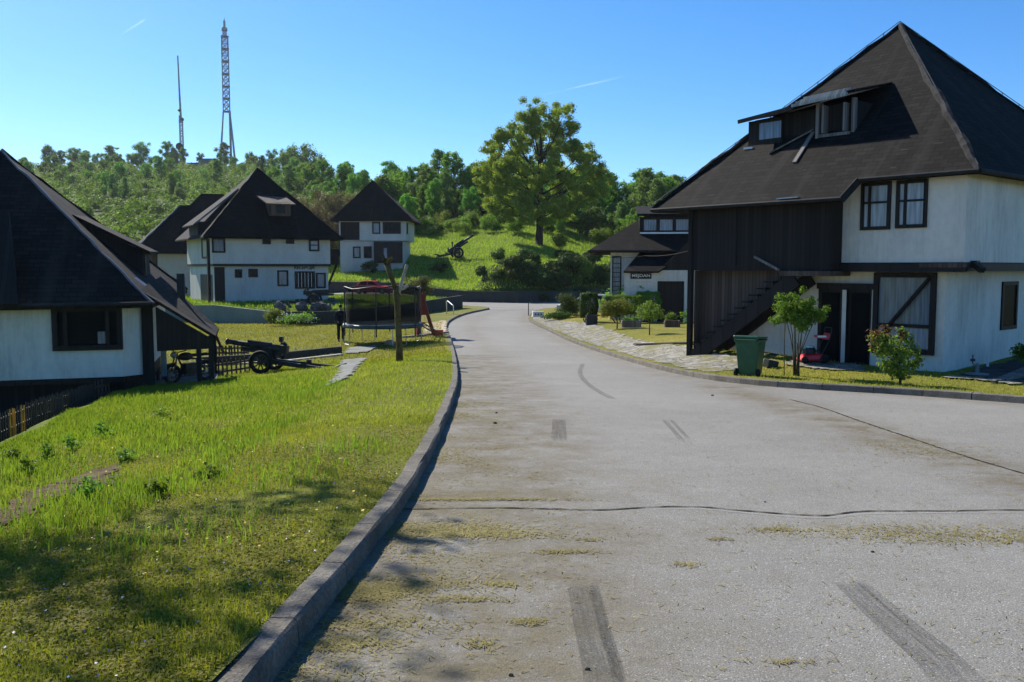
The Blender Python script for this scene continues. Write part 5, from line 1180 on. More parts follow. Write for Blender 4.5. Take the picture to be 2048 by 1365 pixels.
# ------------------------------------------------------------------ cars
def car(label, loc, rz, paint, h=1.45, Ln=4.1, wd=1.68):
    t = thing('car', label, 'car', loc, rz); a = Ln / 2
    body = [(-a, .35), (-a, .68), (-a + .12, .86), (-a + .75, .93), (a - 1.25, .93), (a - .25, .78), (a, .6), (a, .3), (a - .4, .22), (-a + .4, .22)]
    b = MB(); b.prism([(x, -wd / 2, z) for x, z in body], (0, wd, 0)); b.build('body', paint, t, bevel=.07)
    cab = [(-a + .35, .92), (-a + .75, h - .05), (-a + 1.15, h), (a - 2.1, h), (a - 1.75, h - .06), (a - 1.0, .92)]
    b = MB(); n = len(cab); lo = [(x, -wd / 2 + .05 + (.2 if z > 1 else 0), z) for x, z in cab]; hi = [(x, -y, z) for x, y, z in lo]
    b.add(lo + hi, [tuple(range(n)), tuple(range(2 * n - 1, n - 1, -1))] + [(i, i + n, (i + 1) % n + n, (i + 1) % n) for i in range(n)]); b.build('cabin', paint, t, bevel=.05)
    g = MB()
    for s in (-1, 1):
        y0, y1 = s * (wd / 2 - .045), s * (wd / 2 - .235)
        for x0, x1, x2, x3 in ((-a + .55, -a + 1.6, -a + 1.6, -a + .88), (-a + 1.7, a - 1.3, a - 1.85, -a + 1.7)):
            q_ = [(x0, y0, .97), (x1, y0, .97), (x2, y1 + s * .01, h - .1), (x3, y1 + s * .01, h - .1)]; g.prism(q_, (0, s * .012, 0))
    g.prism([(a - 1.06, -.68, .97), (a - 1.06, .68, .97), (a - 1.72, .55, h - .1), (a - 1.72, -.55, h - .1)], (.03, 0, .03)); g.prism([(-a + .36, -.68, .97), (-a + .36, .68, .97), (-a + .73, .55, h - .1), (-a + .73, -.55, h - .1)], (-.03, 0, .02))
    g.build('window', M_GLASSD, t)
    for x in (-a + .72, a - .78):
        for s in (-1, 1):
            b = MB(); b.lathe([(.2, -.09), (.30, -.08), (.31, 0), (.30, .08), (.2, .09)], 20, (x, s * (wd / 2 - .06), .31), 'y'); w_ = b.build('wheel', M_RUBBER, t, True); b = MB(); b.lathe([(.19, -.1), (.19, .1)], 14, (x, s * (wd / 2 - .06), .31), 'y'); b.build('rim', M_STEEL, w_)
    for s in (-1, 1):
        b = MB(); b.box(a - .16, a + .005, s * .5, s * .78, .58, .72); b.build('headlight', M_WHITEP, t, bevel=.02); b = MB(); b.box(-a - .005, -a + .06, s * .55, s * .78, .62, .8); b.build('tail_light', M_RED, t)
    return t
xx_ = (748 - 1024) / 1790 * 97.; car('red car on the road behind the trampoline', (xx_, 97., float(RF(xx_))), -.25, M_RED, 1.42, 4.2)
q = at(1176, 610, 62.); car('silver car parked behind the tall block hedge', (q[0], 62, H(q[0], 62)), 2.9, M_SILVERCAR, 1.45)
# ------------------------------------------------------------------ wheelie bin
q = G3(1500, 752); t = thing('wheelie_bin', 'green two wheeled rubbish bin standing on the grass by the kerb', 'bin', q, .25)
def frus(b, x0, x1, y0, y1, z0, X0, X1, Y0, Y1, z1): b.add([(x0, y0, z0), (x1, y0, z0), (x1, y1, z0), (x0, y1, z0), (X0, Y0, z1), (X1, Y0, z1), (X1, Y1, z1), (X0, Y1, z1)], [(3, 2, 1, 0), (4, 5, 6, 7), (0, 1, 5, 4), (1, 2, 6, 5), (2, 3, 7, 6), (3, 0, 4, 7)])
b = MB(); frus(b, -.22, .22, -.24, .24, .03, -.285, .285, -.32, .32, .88); b.build('body', M_GREENP, t, bevel=.03)
b = MB()
for x in (-.15, .02): frus(b, x, x + .12, -.262, -.2, .05, x - .01, x + .13, -.335, -.3, .8)
b.box(-.31, .31, -.345, .345, .84, .90); b.build('ribs', M_GREENP, t, bevel=.015)
b = MB(); b.prism([(-.31, -.37, .905), (.31, -.37, .905), (.31, .36, .955), (-.31, .36, .955)], (0, 0, .035)); b.lathe([(.05, -.3), (.05, .3)], 12, (0, .36, .955), 'x'); b.build('lid', M_GREENP, t, bevel=.012)
b = MB(); b.tube([(-.27, .42, .9), (.27, .42, .9)], .02, 8); b.box(-.27, -.23, .33, .43, .87, .93); b.box(.23, .27, .33, .43, .87, .93); b.build('handle', M_GREENP, t)
t.rotation_euler[2] = R(205 - 180) + 2.15
for s in (-1, 1):
    b = MB(); b.lathe([(.05, -.035), (.10, -.03), (.10, .03), (.05, .035)], 18, (s * .27, .25, .10), 'x'); w_ = b.build('wheel', M_RUBBER, t, True); b = MB(); b.lathe([(.045, -.04), (.045, .04)], 12, (s * .27, .25, .10), 'x'); b.build('hub', M_GUTTER, w_)
# ------------------------------------------------------------------ lawn mower
q = G3(1622, 727, .03); t = thing('lawn_mower', 'red petrol lawn mower with upright folded handle in front of the dark doors', 'lawn mower', q, .1)
b = MB(); b.add([(-.38, -.25, .06), (.30, -.27, .06), (.30, .27, .06), (-.38, .25, .06), (-.25, -.2, .22), (.26, -.22, .26), (.26, .22, .26), (-.25, .2, .22)], [(3, 2, 1, 0), (4, 5, 6, 7), (0, 1, 5, 4), (1, 2, 6, 5), (2, 3, 7, 6), (3, 0, 4, 7)]); b.build('deck', M_RED, t, bevel=.05)
b = MB(); b.lathe([(.14, .24), (.15, .34), (.11, .40), (.03, .42)], 16, (-.03, 0, 0)); b.box(-.2, -.1, -.12, .1, .24, .36); b.build('engine', M_GUNM, t)
b = MB(); b.lathe([(.11, .405), (.10, .45), (.02, .46)], 14, (-.03, 0, 0)); b.build('engine_cover', M_STEEL, t)
for x, r in ((-.3, .09), (.27, .12)):
    for s in (-1, 1): b = MB(); b.lathe([(r * .5, -.03), (r, -.025), (r, .025), (r * .5, .03)], 16, (x, s * .27, r), 'y'); b.build('wheel', M_RUBBER, t, True)
b = MB()
for s in (-1, 1): b.tube([(.2, s * .2, .22), (.42, s * .2, .62), (.47, s * .2, .95)], .014, 6); 
b.tube([(.47, -.2, .95), (.47, .2, .95)], .014, 6); b.tube([(.1, -.2, .25), (.12, -.2, .6)], .014, 6); b.build('handle', M_BLACK, t)
b = MB(); b.prism([(.12, -.15, .68), (.40, -.17, .62), (.46, -.17, .74), (.44, -.15, .80), (.38, -.15, .73), (.14, -.15, .74)], (0, .3, 0)); b.build('handle_cover', M_RED, t); b = MB(); b.box(.1, .34, -.16, -.151, .69, .74); b.build('grip_bar', M_WHITEP, t)
# ------------------------------------------------------------------ odds and ends
q = G3(1445, 692); gq = random.Random(2)
for i in range(6):
    b = MB(); L2 = gq.uniform(.5, .95); b.beam((-L2 / 2, 0, 0), (L2 / 2, 0, 0), .14, .07); o = b.build('timber', M_GREYWOOD if i % 2 else M_WOODB); o.location = q + np.array([gq.uniform(-.25, .25), gq.uniform(-.15, .15), .05 + .075 * i * .7]); o.rotation_euler = (gq.uniform(-.05, .05), gq.uniform(-.06, .06), gq.uniform(-.7, .3)); tag(o, 'old timber offcut in the heap under the outside stair', 'timber', 'timber heap under the stair')
b = MB(); P0 = A.w(-4.9, -.6, -.05); b.prism([A.w(-5.6, -.9, .12), A.w(-3.7, -.9, -.08), A.w(-3.7, -.1, .05), A.w(-5.6, -.1, .2)], (0, 0, .04)); tag(b.build('tar_sheet', M_DARKGR), 'dark sheet lying on the ground below the stair foot', 'sheet')
b = MB(); b.beam(G3(1276, 690, .03), G3(1384, 687, .03), .42, .05); tag(b.build('piece', M_DARKGR), 'dark flat slab lying on the paving left of the stair foot', 'piece')  # thin dark strip laid across the paving
for i in range(4):
    a_ = G3(1985 + 12 * i, 768 - 2 * i, .05); c_ = G3(2060, 742 + 6 * i, .12); b = MB(); b.beam(a_, c_, .10, .05); tag(b.build('plank', M_GREYWOOD), 'long plank lying on the ground at the right edge', 'plank', 'planks at the right edge')
q = G3(1954, 752); t = thing('standpipe', 'grey water standpipe on a round base before the right house wall', 'standpipe', q); b = MB(); b.lathe([(.28, 0), (.26, .06), (.05, .08), (.04, .30), (.02, .31)], 14); b.tube([(0, 0, .25), (-.1, 0, .28), (-.12, 0, .2)], .02, 6); b.build('pipe', M_CONC, t, True); b = MB(); b.tube([(-.12, 0, .3), (-.12, 0, .52)], .014, 6); b.box(-.17, -.07, -.02, .02, .36, .42); b.build('tap', M_BLACK, t)
q = G3(1975, 736); b = MB(); b.tube([(0, 0, -.05), (0, 0, .3)], .035, 10); o = b.build('drain_pipe', M_WHITEP); o.location = q; tag(o, 'short white pipe standing out of the ground by the right house wall', 'pipe')
q = G3(1076, 634); t = thing('concrete_barrier', 'pale concrete block with three round holes at the end of the paved verge', 'block', q, .1)
b = MB(); b.box(-.40, .40, -.2, .2, .03, .40); b.box(-.44, .44, -.24, .24, 0, .06); b.build('block', M_WHITEP, t, bevel=.02)
b = MB()
for x in (-.2, 0, .2): b.lathe([(.06, -.215), (.06, -.19)], 12, (x, 0, .2), 'y')
b.build('hole', M_BLACK, t)
q = G3(1057, 632); b = MB(); b.tube([(0, 0, -.1), (0, 0, .86)], .035, 8); o = b.build('marker_post', M_GUNM); o.location = q; tag(o, 'thin dark marker post at the inside of the road bend', 'post')
# ------------------------------------------------------------------ masts and huts on the hill
def lattice(b, z0, z1, w0, w1, n, r):
    for i in range(n):
        a, c = z0 + (z1 - z0) * i / n, z0 + (z1 - z0) * (i + 1) / n; wa, wc = w0 + (w1 - w0) * i / n, w0 + (w1 - w0) * (i + 1) / n
        ca_ = [(-wa, -wa, a), (wa, -wa, a), (wa, wa, a), (-wa, wa, a)]; cc_ = [(-wc, -wc, c), (wc, -wc, c), (wc, wc, c), (-wc, wc, c)]
        for k in range(4): b.beam(ca_[k], cc_[k], r, r); b.beam(ca_[k], cc_[(k + 1) % 4], r * .6, r * .6); b.beam(ca_[(k + 1) % 4], cc_[k], r * .6, r * .6); b.beam(cc_[k], cc_[(k + 1) % 4], r * .7, r * .7)
x = at(452, 180, 428)[0]; z = H(x, 428) - 1; zs = lambda py: at(452, py, 428)[2] - z
t = thing('lattice_mast', 'tall splay legged lattice radio mast with platforms on the hill', 'radio mast', (x, 428, z), .35)
b = MB(); lattice(b, zs(224), zs(110), 1.45, 1.45, 9, .42); lattice(b, zs(110), zs(74), 1.4, 1.3, 3, .42); b.build('shaft', M_MAST, t)
for sx, sy in ((-1, -1), (1, -1), (1, 1), (-1, 1)):
    l = MB(); top = np.array([1.45 * sx, 1.45 * sy, zs(224)])
    for k in (0, 1): l.beam((3.7 * sx + .5 * k * sy, 3.7 * sy - .5 * k * sx, 0), top, .42, .42)
    for k in range(7): a_ = k / 8; p = np.array([3.7 * sx, 3.7 * sy, 0.]) * (1 - a_) + top * a_; p2 = np.array([3.7 * sx + .5 * sy, 3.7 * sy - .5 * sx, 0.]) * (1 - a_ - .1) + top * (a_ + .1); l.beam(p, p2, .25, .25)
    l.build('leg', M_MAST, t)
for py in (224, 198, 174, 149, 124, 99, 74):
    b = MB(); zz_ = zs(py); b.box(-1.75, 1.75, -1.75, 1.75, zz_ - .2, zz_ + .2); b.build('platform', M_MASTR, t)
b = MB(); lattice(b, zs(74), zs(56), .8, .8, 3, .3); b.box(-1.3, 1.3, -1.3, 1.3, zs(62), zs(58)); b.tube([(0, 0, zs(56)), (0, 0, zs(42))], .55, 8); b.tube([(0, 0, zs(42)), (0, 0, zs(36))], .15, 6); b.build('antenna_head', M_MAST, t)
b = MB(); b.box(.9, 1.9, -1.7, -.7, 2, zs(224)); b.build('cable_shaft', M_MAST, t)
x = at(362, 240, 424)[0]; z = H(x, 424) - .5; zs = lambda py: at(362, py, 424)[2] - z
t = thing('slim_mast', 'slim tapering radio mast with dish antennas left of the lattice mast', 'radio mast', (x, 424, z), .2)
b = MB(); lattice(b, 0, zs(246), .75, .65, 9, .28); b.build('lattice', M_MAST, t)
b = MB(); b.tube([(0, 0, zs(246)), (-.3, 0, zs(190)), (-.6, 0, zs(112))], [.55, .42, .3], 8); b.build('pole', M_MAST, t)
for (dx, py, r) in ((-.9, 294, 1.7), (-.6, 222, .6), (.8, 240, .7)):
    b = MB(); b.lathe([(.1, -.2), (r * .6, -.15), (r, .1), (r * .95, .15), (.1, .0)], 18, (dx, -1.0, zs(py)), 'y'); b.build('dish', M_GUNM, t)
b = MB(); b.box(-.9, .9, -.9, .9, zs(246), zs(240)); b.box(-.8, -.3, -1, 0, zs(245), zs(232)); b.box(.3, .9, -1, 0, zs(247), zs(236)); b.build('antenna_box', M_MAST, t)
for px, wd, h_, lb in ((385, 5.0, 3.0, 'low grey hut at the foot of the slim mast'), (411, 6.5, 4.6, 'larger grey flat roofed hut between the two masts'), (480, 2.6, 2.8, 'smallest hut right of the lattice mast')):
    x = at(px, 303, 422)[0]; t = thing('hut', lb, 'hut', (x, 422, H(x, 422))); b = MB(); b.box(-wd / 2, wd / 2, 0, 4, -2, h_); b.build('wall', M_CONC, t); b = MB(); b.box(-wd / 2 - .3, wd / 2 + .3, -.3, 4.3, h_, h_ + .35); b.build('roof', M_GUNM, t); b = MB(); b.box(-.5, .5, -.06, -.003, .2, 2.2); b.build('door', M_GUNM, t)
# ------------------------------------------------------------------ road marks, clippings, grass
def mk_mark(name, c, alpha, stretch, thr=(.35, .6)):
    k = NT(name); f = k.noise(1, 6, .75, k.coord('UV', stretch)); g_ = k.noise(60, 3, .7)
    a = k.math('MULTIPLY', k.ramp(f, [(thr[0], 0.), (thr[1], alpha)]), k.ramp(g_, [(.35, .35), (.6, 1.)]))
    fa_ = k.n('ShaderNodeAttribute', attribute_name='fade'); a = k.math('MULTIPLY', a, fa_.outputs['Fac'])
    tr = k.n('ShaderNodeBsdfTransparent'); ms = k.n('ShaderNodeMixShader'); k.done(c, .85, .2); k.link(a, ms.inputs[0]); k.link(tr.outputs[0], ms.inputs[1]); k.link(k.b.outputs[0], ms.inputs[2]); k.link(ms.outputs[0], k.out.inputs[0]); return k.m
M_SKID = mk_mark('tyre_rubber', (.035, .035, .036), .55, (26, .7, 1), (.3, .7))
M_CRACK = plain('crack_filling', (.035, .03, .018), .95, .5, 20, .1); M_CRACKL = plain('crack_lip', (.30, .285, .26), .9, .25, 12, .2)
def GR(px, py):
    q = G(px, py); return np.array([q[0], q[1], Zr(q[1])])
def ribbon(name, px, w0, mat, up, jit=.0, n=1, uvw=True, kind='structure'):
    P = catmull([GR(*p)[:2] for p in px], .07 if w0 < .2 else .2); rows = []; d = MB()
    for i, p in enumerate(P):
        t = P[min(i + 1, len(P) - 1)] - P[max(i - 1, 0)]; t = t / (np.linalg.norm(t) + 1e-9); nn = np.array([-t[1], t[0]]); j = random.uniform(-jit, jit); w_ = w0 * (1 + random.uniform(-1, 1) * (.5 if jit else 0))
        rows.append((p + nn * (w_ / 2 + j), p + nn * (-w_ / 2 + j)))
    V = np.array([[*q, Zr(q[1]) + up] for r in rows for q in r]); F = np.array([(2 * i + 1, 2 * i + 3, 2 * i + 2, 2 * i) for i in range(len(rows) - 1)])
    o = np_mesh(name, V, F, mat); me = o.data; L_ = np.concatenate([[0], np.cumsum(np.linalg.norm(np.diff(P, axis=0), axis=1))]); uv = np.array([[s * w0, L_[i]] for i in range(len(P)) for s in (0, 1)])
    me.uv_layers.new(name='UVMap'); vi = np.empty(len(me.loops), int); me.loops.foreach_get('vertex_index', vi); me.uv_layers[0].data.foreach_set('uv', uv[vi].astype(np.float32).ravel())
    fd = np.repeat(np.clip(np.minimum(L_ / .12, (L_[-1] - L_) / .35), 0, 1), 2); set_attr(o, 'fade', np.stack([fd, fd, fd, np.ones_like(fd)], 1))
    return tag(o, kind=kind)
ribbon('tyre_mark', [(1165, 1168), (1185, 1260), (1205, 1340), (1215, 1420)], .19, M_SKID, .004); ribbon('tyre_mark', [(1186, 1166), (1207, 1260), (1230, 1340), (1243, 1420)], .05, M_SKID, .005)
ribbon('tyre_mark', [(1690, 1162), (1770, 1240), (1850, 1310), (1930, 1400)], .17, M_SKID, .004); ribbon('tyre_mark', [(1715, 1160), (1810, 1240), (1900, 1310), (1985, 1390)], .07, M_SKID, .005)
ribbon('tyre_mark', [(1118, 838), (1118, 884)], .20, M_SKID, .004); ribbon('tyre_mark', [(1328, 840), (1366, 884)], .07, M_SKID, .004); ribbon('tyre_mark', [(1342, 840), (1378, 880)], .06, M_SKID, .004)
ribbon('tyre_mark', [(1166, 728), (1160, 745), (1172, 765), (1200, 785), (1230, 800)], .13, M_SKID, .004)
ribbon('road_crack', [(802, 1020), (900, 1018), (1000, 1017), (1100, 1019), (1200, 1021), (1310, 1015), (1400, 1015), (1480, 1022), (1570, 1029), (1650, 1032), (1720, 1024), (1800, 1023), (1900, 1023), (2000, 1021), (2100, 1022)], .022, M_CRACK, .006, .006)
ribbon('road_crack', [(1300, 1019), (1400, 1019), (1480, 1026), (1570, 1034), (1650, 1037), (1720, 1030), (1800, 1028), (1900, 1027), (2060, 1026)], .05, mk_mark('crack_edge', (.36, .345, .32), .7, (8, 2, 1)), .004, .01)
ribbon('road_crack', [(1580, 800), (1640, 815), (1720, 843), (1830, 880), (1920, 910), (2048, 948), (2200, 990)], .028, M_CRACK, .006, .008)
# grass clippings on the road
def blades_flat(n, g, fx):
    x, y = fx(n); z = Zr(y) + .008; a = g.uniform(0, 6.28, n); L_ = g.uniform(.006, .022, n) * (1 + y * .03); d = np.stack([np.cos(a), np.sin(a), g.uniform(-.1, .25, n)], 1); s = np.stack([-np.sin(a), np.cos(a), 0 * a], 1) * (.0014 + y * .00025)[:, None]
    c = np.stack([x, y, z], 1); return np.stack([c - d * L_[:, None] - s, c - d * L_[:, None] + s, c + d * L_[:, None] + s, c + d * L_[:, None] - s], 1)
g = np.random.default_rng(21); cs_ = []
def edge_f(n):
    y = 3 + 17 * g.uniform(0, 1, n) ** 1.8; k = g.exponential(.45, n); x = xL(y) + .02 + k
    keep = (wob(x, y, .35, 1) + wob(x, y, .9, 3) + g.normal(0, .35, n)) > .15; return x[keep], y[keep]
x, y = edge_f(10000); cs_.append(blades_flat(len(x), g, lambda n: (x, y)))
for px, py, rx, ry, n in [(870, 1060, .35, .12, 1500), (960, 1070, .3, .07, 900), (740, 1185, .2, .10, 1600), (800, 1170, .3, .1, 700), (690, 1290, .12, .05, 350), (780, 1250, .2, .06, 300), (930, 1200, .1, .03, 160), (1060, 1245, .05, .03, 120), (1130, 1105, .12, .03, 160), (960, 1000, .45, .03, 700), (1550, 1060, .1, .05, 150), (1800, 1065, .6, .12, 900), (1980, 1080, .5, .1, 700), (1370, 1130, .05, .03, 60), (1840, 900, .5, .5, 700), (1440, 1080, .06, .03, 60), (1000, 1170, .06, .03, 90), (960, 1290, .05, .04, 100), (1170, 1080, .08, .03, 70), (1580, 1325, .12, .02, 60)]:
    c = GR(px, py); cs_.append(blades_flat(n, g, lambda m: (c[0] + g.normal(0, rx, m), c[1] + g.normal(0, ry, m))))
n = 2600; yy_ = 3.3 + 12 * g.uniform(0, 1, n) ** 1.5; xx_2 = xL(yy_) + g.uniform(.1, 8, n) * np.minimum(1, yy_ / 6); cs_.append(blades_flat(n, g, lambda m: (xx_2, yy_)))
Q = np.concatenate(cs_); tag(np_mesh('grass_clippings', Q.reshape(-1, 3), np.arange(4 * len(Q)).reshape(-1, 4), B_DRY), 'dry grass clippings strewn over the road', kind='stuff')
for i, (px, py, r) in enumerate([(990, 848, .03), (993, 827, .022), (1425, 792, .03), (1745, 1105, .013), (1530, 1005, .01), (1175, 1340, .013), (1022, 1352, .012)]):
    q = GR(px, py); b = MB(); b.blob((0, 0, r * .3), (r, r * .8, r * .6), 7, 5, .25, i); o = b.build('pebble', M_SOIL); o.location = q; tag(o, 'small dark clod lying on the asphalt', 'clod', 'clods on the road')
q = GR(920, 746); b = MB(); b.tube([(-.2, 0, .02), (0, .02, .03), (.24, -.02, .02)], [.008, .014, .006], 5); o = b.build('twig', M_BARK); o.location = q; o.rotation_euler = (0, 0, -.3); tag(o, 'small dark twig on the road beside the left kerb', 'twig')
# grass blades
def blades(name, x, y, h, wd, mat, label, lean=.45, g=g):
    n = len(x); z = H0(x, y) - .01; a = g.uniform(0, 6.28, n); L_ = np.abs(g.normal(0, lean, n)) + .08; b_ = a + g.normal(0, .6, n)
    d = np.stack([np.cos(b_) * np.sin(L_), np.sin(b_) * np.sin(L_), np.cos(L_)], 1); s = np.stack([-np.sin(a), np.cos(a), 0 * a], 1) * np.asarray(wd)[:, None]
    c = np.stack([x, y, z], 1); tip = c + d * np.asarray(h)[:, None]; mid = c + d * np.asarray(h)[:, None] * .55 + np.array([0, 0, 1.]) * np.asarray(h)[:, None] * .06
    V = np.stack([c - s, c + s, mid + s * .75, tip + s * .1, mid - s * .75], 1); 
    Q = np.stack([c - s, c + s, tip + s * .15, tip - s * .15], 1) if n > 60000 else None
    k = 4; Vv = np.stack([c - s, c + s, mid + s * .7, mid - s * .7], 1) if Q is None else Q
    if Q is None:
        V2 = np.concatenate([np.stack([c - s, c + s, mid + s * .7, mid - s * .7, tip, tip], 1)[:, [0, 1, 2, 3, 4]]], 0); F1 = (np.arange(n) * 5)[:, None] + np.array([[0, 1, 2, 3]]); 
        F2 = (np.arange(n) * 5)[:, None] + np.array([[3, 2, 4, 4]])
        me_v = V2.reshape(-1, 3); o = np_mesh(name, me_v, np.concatenate([F1]), mat) ; 
        # tips as a second fold of the same blade
        T = np.stack([mid - s * .7, mid + s * .7, tip + s * .08, tip - s * .08], 1); o2v = np.concatenate([Vv, T]).reshape(-1, 3); bpy.data.objects.remove(o)
        o = np_mesh(name, o2v, np.arange(len(o2v)).reshape(-1, 4), mat)
    else: o = np_mesh(name, Q.reshape(-1, 3), np.arange(4 * n).reshape(-1, 4), mat)
    return tag(o, label, kind='stuff')
SOILP = [[tuple(G(*p)[:2]) for p in P] for P in ([(-40, 1040), (40, 990), (140, 960), (205, 940), (245, 930), (235, 975), (140, 995), (60, 1040), (-40, 1085)], [(680, 722), (737, 716), (727, 726), (712, 748), (690, 762), (668, 772), (638, 778), (652, 768), (672, 750)], [(684, 710), (694, 697), (768, 690), (757, 698), (738, 706)])]
def clear(x, y):
    k = np.ones(len(x), bool)
    for i, P in enumerate(SOILP): k &= ~inside(x, y, P) | (g.uniform(0, 1, len(x)) < (.3 if i == 0 else 0))
    return k
def sample_left(n, y0, y1, smax, pw=1.6):
    y = y0 + (y1 - y0) * g.uniform(0, 1, n) ** pw; lim = np.minimum(smax, (xL(y) - .16) + .64 * y + 1); x = xL(y) - .16 - lim * g.uniform(0, 1, n)
    k = clear(x, y) & (x > xF(y) - .2) & (x / y > -.62); return x[k], y[k]
x, y = sample_left(300000, 3.0, 13, 9, 1.5); pn = wob(x, y, .5) * .5 + wob(x, y, 1.7, 2) * .5
k = pn + g.normal(0, .4, len(x)) > -.35; x, y, pn = x[k], y[k], pn[k]
blades('lawn_grass', x, y, g.uniform(.02, .065, len(x)) * (1 + .5 * pn), g.uniform(.0016, .0036, len(x)) * (1 + y * .05), B_LAWN, 'short mown grass of the near lawn', .75)
x, y = sample_left(150000, 12, 34, 14, 1.25); blades('lawn_grass', x, y, g.uniform(.03, .09, len(x)), g.uniform(.004, .008, len(x)) * (y / 14), B_LAWN, 'short mown grass of the lawn along the kerb', .7)
# clover and small leaves
x, y = sample_left(170000, 3.0, 13, 8, 1.6); k = (wob(x, y, .7, 5) + g.normal(0, .4, len(x))) > -.1; x, y = x[k], y[k]
P = np.stack([x, y, H0(x, y) + g.uniform(.004, .04, len(x))], 1); V, Fq = leaf_arr(P, np.tile([0, 0, 1.], (len(x), 1)), .011, .75, .55, g); tag(np_mesh('clover', V, Fq, B_LAWN), 'clover leaves among the near lawn grass', kind='stuff')
# tall grass on the left slope
n = 60000; y = 5 + 22 * g.uniform(0, 1, n) ** 1.2; x = xF(y) - .1 + np.interp(y, [5, 9, 14, 20, 27], [3.4, 3.8, 4.8, 5.8, 5.6]) * g.uniform(0, 1, n) ** 1.9; k = clear(x, y) & (x < xL(y) - 2.2) & (x / y > -.62) & ((wob(x, y, .8, 1) + g.normal(0, .5, n)) > -.45); x, y = x[k], y[k]
blades('tall_grass', x, y, g.uniform(.04, .15, len(x)) * (1 + .5 * wob(x, y, .9, 3)), g.uniform(.003, .006, len(x)) * (1 + y * .05), B_TALL, 'tall bright green grass on the slope by the picket fence', .35)
P_t = [G(*p) for p in [(300, 990), (640, 780), (600, 790), (655, 770), (560, 800), (370, 1080), (700, 900), (590, 950), (470, 900), (420, 930), (330, 900), (390, 970), (210, 870), (180, 990), (70, 1060), (520, 860)]]
xs2 = np.concatenate([p[0] + g.normal(0, .3, 300) for p in P_t]); ys2 = np.concatenate([p[1] + g.normal(0, .4, 300) for p in P_t]); blades('tall_grass', xs2, ys2, g.uniform(.05, .16, len(xs2)), g.uniform(.003, .006, len(xs2)) * (1 + ys2 * .04), B_TALL, 'taller green grass tufts scattered over the near lawn', .3)
# broad leaved weeds
for i, (px, py, s) in enumerate([(205, 880, .26), (150, 905, .22), (100, 925, .24), (330, 845, .22), (300, 1000, .16), (420, 960, .12), (175, 1000, .18), (60, 950, .2), (255, 925, .15), (20, 925, .22)]):
    q = G3(px, py); cl_ = [(random.uniform(-.1, .1), random.uniform(-.1, .1), s * random.uniform(.3, 1), .09, .09, .07) for _ in range(7)]
    P, N = clump_pts(cl_, 130); V, Fq = leaf_arr(P, N, .03, .5); o = np_mesh('weed', V, Fq, L_PARA if i % 3 else L_HEDGE); o.location = q; tag(o, 'broad leaved green weed standing in the grass of the left slope', 'weed', 'weeds on the left slope')
# flowers
def flowers(name, x, y, r, mat, lab, hz=.05):
    P = np.stack([x, y, H0(x, y) + g.uniform(.3, 1, len(x)) * hz], 1); V, Fq = leaf_arr(P, np.tile([0, 0, 1.], (len(x), 1)) + np.array([0, -.4, 0]), r, .9, .5, g); tag(np_mesh(name, V, Fq, mat), lab, kind='stuff')
x, y = sample_left(350, 3.2, 24, 8, 1.2); flowers('daisy_flowers', x, y, .007, M_LETTERW, 'tiny white flowers dotted over the lawn')
x, y = sample_left(260, 3.2, 9, 6, 1.2); flowers('violet_flowers', x, y, .006, plain('violet_petals', (.22, .2, .55), .7, .2, 4), 'tiny violet flowers in the near lawn')
x, y = sample_left(420, 5, 30, 12, 1.2); flowers('yellow_flowers', x, y, .012, plain('yellow_petals', (.7, .5, .03), .7, .2, 4), 'tiny yellow flowers in the lawn', .1)
# middle lawn, right verge, island, meadow
n = 70000; x = g.uniform(-24, -2.4, n); y = g.uniform(31, 58, n); k = (x < xL(y) - .3) & (x / y > -.5) & clear(x, y) & ~inside(x, y, ISL); x, y = x[k], y[k]; blades('mid_lawn_grass', x, y, g.uniform(.04, .12, len(x)), g.uniform(.010, .022, len(x)), B_LAWN, 'yellowish mown grass of the lawn around the trampoline', .6)
n = 80000; y = g.uniform(15.5, 60, n); x = xR(y) + .2 + g.uniform(0, 9, n); px_ = x / y
PV = [[tuple(G(*p)[:2]) for p in P] for P in ([(1061, 645), (1064, 632), (1110, 640), (1190, 648), (1235, 664), (1290, 682), (1360, 690), (1400, 700), (1470, 712), (1560, 722), (1500, 738), (1420, 752), (1372, 749), (1292, 730), (1198, 701), (1100, 663)], [(1905, 752), (1960, 733), (2048, 716), (2110, 712), (2200, 760), (2048, 768)], [(1575, 722), (1700, 727), (1740, 738), (1730, 746), (1600, 738), (1560, 730)])]
k = px_ < .62
for P in PV: k &= ~inside(x, y, P) | (g.uniform(0, 1, n) < .05)
lx = (x - A.O[0]) * A.X[0] + (y - A.O[1]) * A.X[1]; ly = (x - A.O[0]) * A.Y[0] + (y - A.O[1]) * A.Y[1]; k &= ~((lx < .1) & (ly > -.05)); k &= (y < 50) | (x < 6)
x, y = x[k], y[k]; blades('verge_grass', x, y, g.uniform(.03, .09, len(x)), g.uniform(.005, .010, len(x)) * (y / 20), B_LAWN, 'short yellowish grass of the right hand verge', .7)
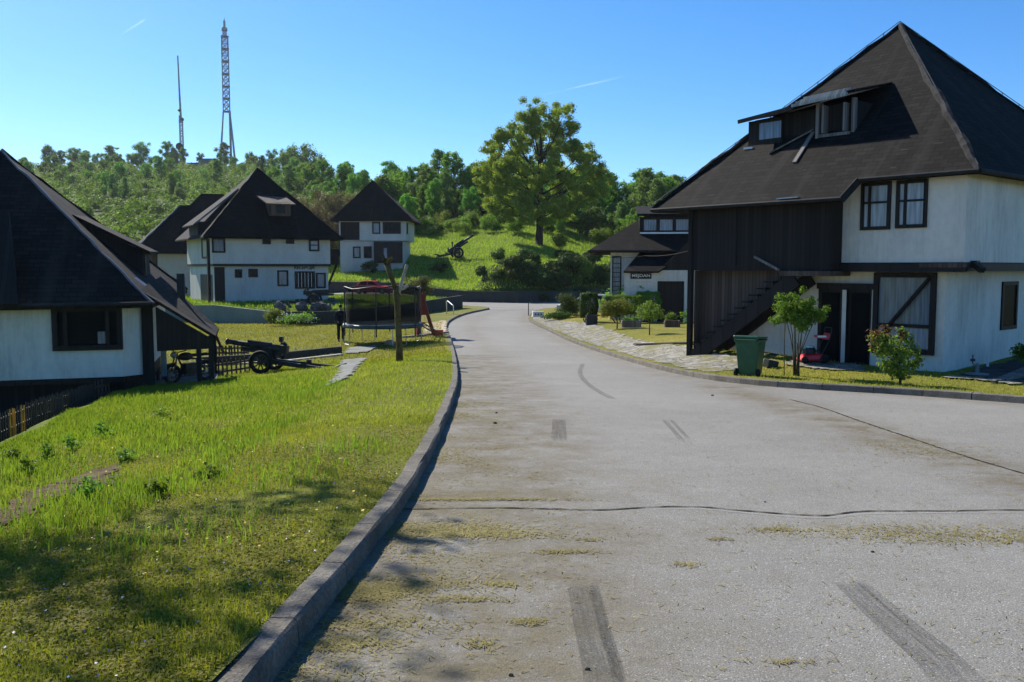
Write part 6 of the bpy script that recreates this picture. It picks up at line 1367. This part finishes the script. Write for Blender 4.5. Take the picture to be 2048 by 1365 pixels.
n = 30000; x = g.uniform(-32, -4.6, n); y = g.uniform(56.5, 84, n); k = inside(x, y, ISL) & (x / y > -.48); x, y = x[k], y[k]; blades('island_grass', x, y, g.uniform(.08, .3, len(x)), g.uniform(.02, .04, len(x)), B_TALL, 'green grass in front of the reception house', .4)
n = 110000; y = g.uniform(92, 160, n); x = g.uniform(-.27, .2, n) * y; k = (y > yW(x) + .3); x, y = x[k], y[k]; blades('meadow_grass', x, y, g.uniform(.12, .38, len(x)), g.uniform(.03, .06, len(x)), B_MEAD, 'green grass of the sloping meadow', .4)

# ------------------------------------------------------------------ contrails
def mk_trail():
    k = NT('contrail_ice'); tr = k.n('ShaderNodeBsdfTransparent'); ms = k.n('ShaderNodeMixShader'); tl = k.n('ShaderNodeBsdfTranslucent'); tl.inputs[0].default_value = (.95, .95, .95, 1)
    k.link(k.math('MULTIPLY', k.ramp(k.noise(.006, 4), [(.35, 0.), (.7, 1.)]), .09), ms.inputs[0]); k.link(tr.outputs[0], ms.inputs[1]); k.link(tl.outputs[0], ms.inputs[2]); k.link(ms.outputs[0], k.out.inputs[0]); return k.m
M_TRAIL = mk_trail()
for (a_, c_, r, lb) in (((1085, 190), (1255, 152), 5, 'faint white contrail low in the sky above the oak'), ((245, 68), (292, 38), 5, 'short faint contrail left of the masts')):
    a_, c_ = at(*a_, 3800.), at(*c_, 3800.); b = MB(); b.tube([a_ + (c_ - a_) * t for t in np.linspace(0, 1, 9)], [r * .2] + [r * (.6 + .5 * t) for t in np.linspace(0, 1, 7)] + [r * .1], 8); tag(b.build('contrail', M_TRAIL, None, True), lb, 'contrail')

# ------------------------------------------------------------------ thin air between here and the hill
hz = MB(); hz.box(-960, 1000, -60, 1480, -110, 160); ho = hz.build('haze'); tag(ho, kind='stuff')
hm = bpy.data.materials.new('haze_air'); hm.use_nodes = True; hn = hm.node_tree; hn.nodes.remove(hn.nodes['Principled BSDF'])
pv = hn.nodes.new('ShaderNodeVolumePrincipled'); pv.inputs['Color'].default_value = (.86, .93, 1, 1); pv.inputs['Density'].default_value = .00008; pv.inputs['Anisotropy'].default_value = .35
hn.links.new(pv.outputs[0], hn.nodes['Material Output'].inputs['Volume']); ho.data.materials.append(hm)
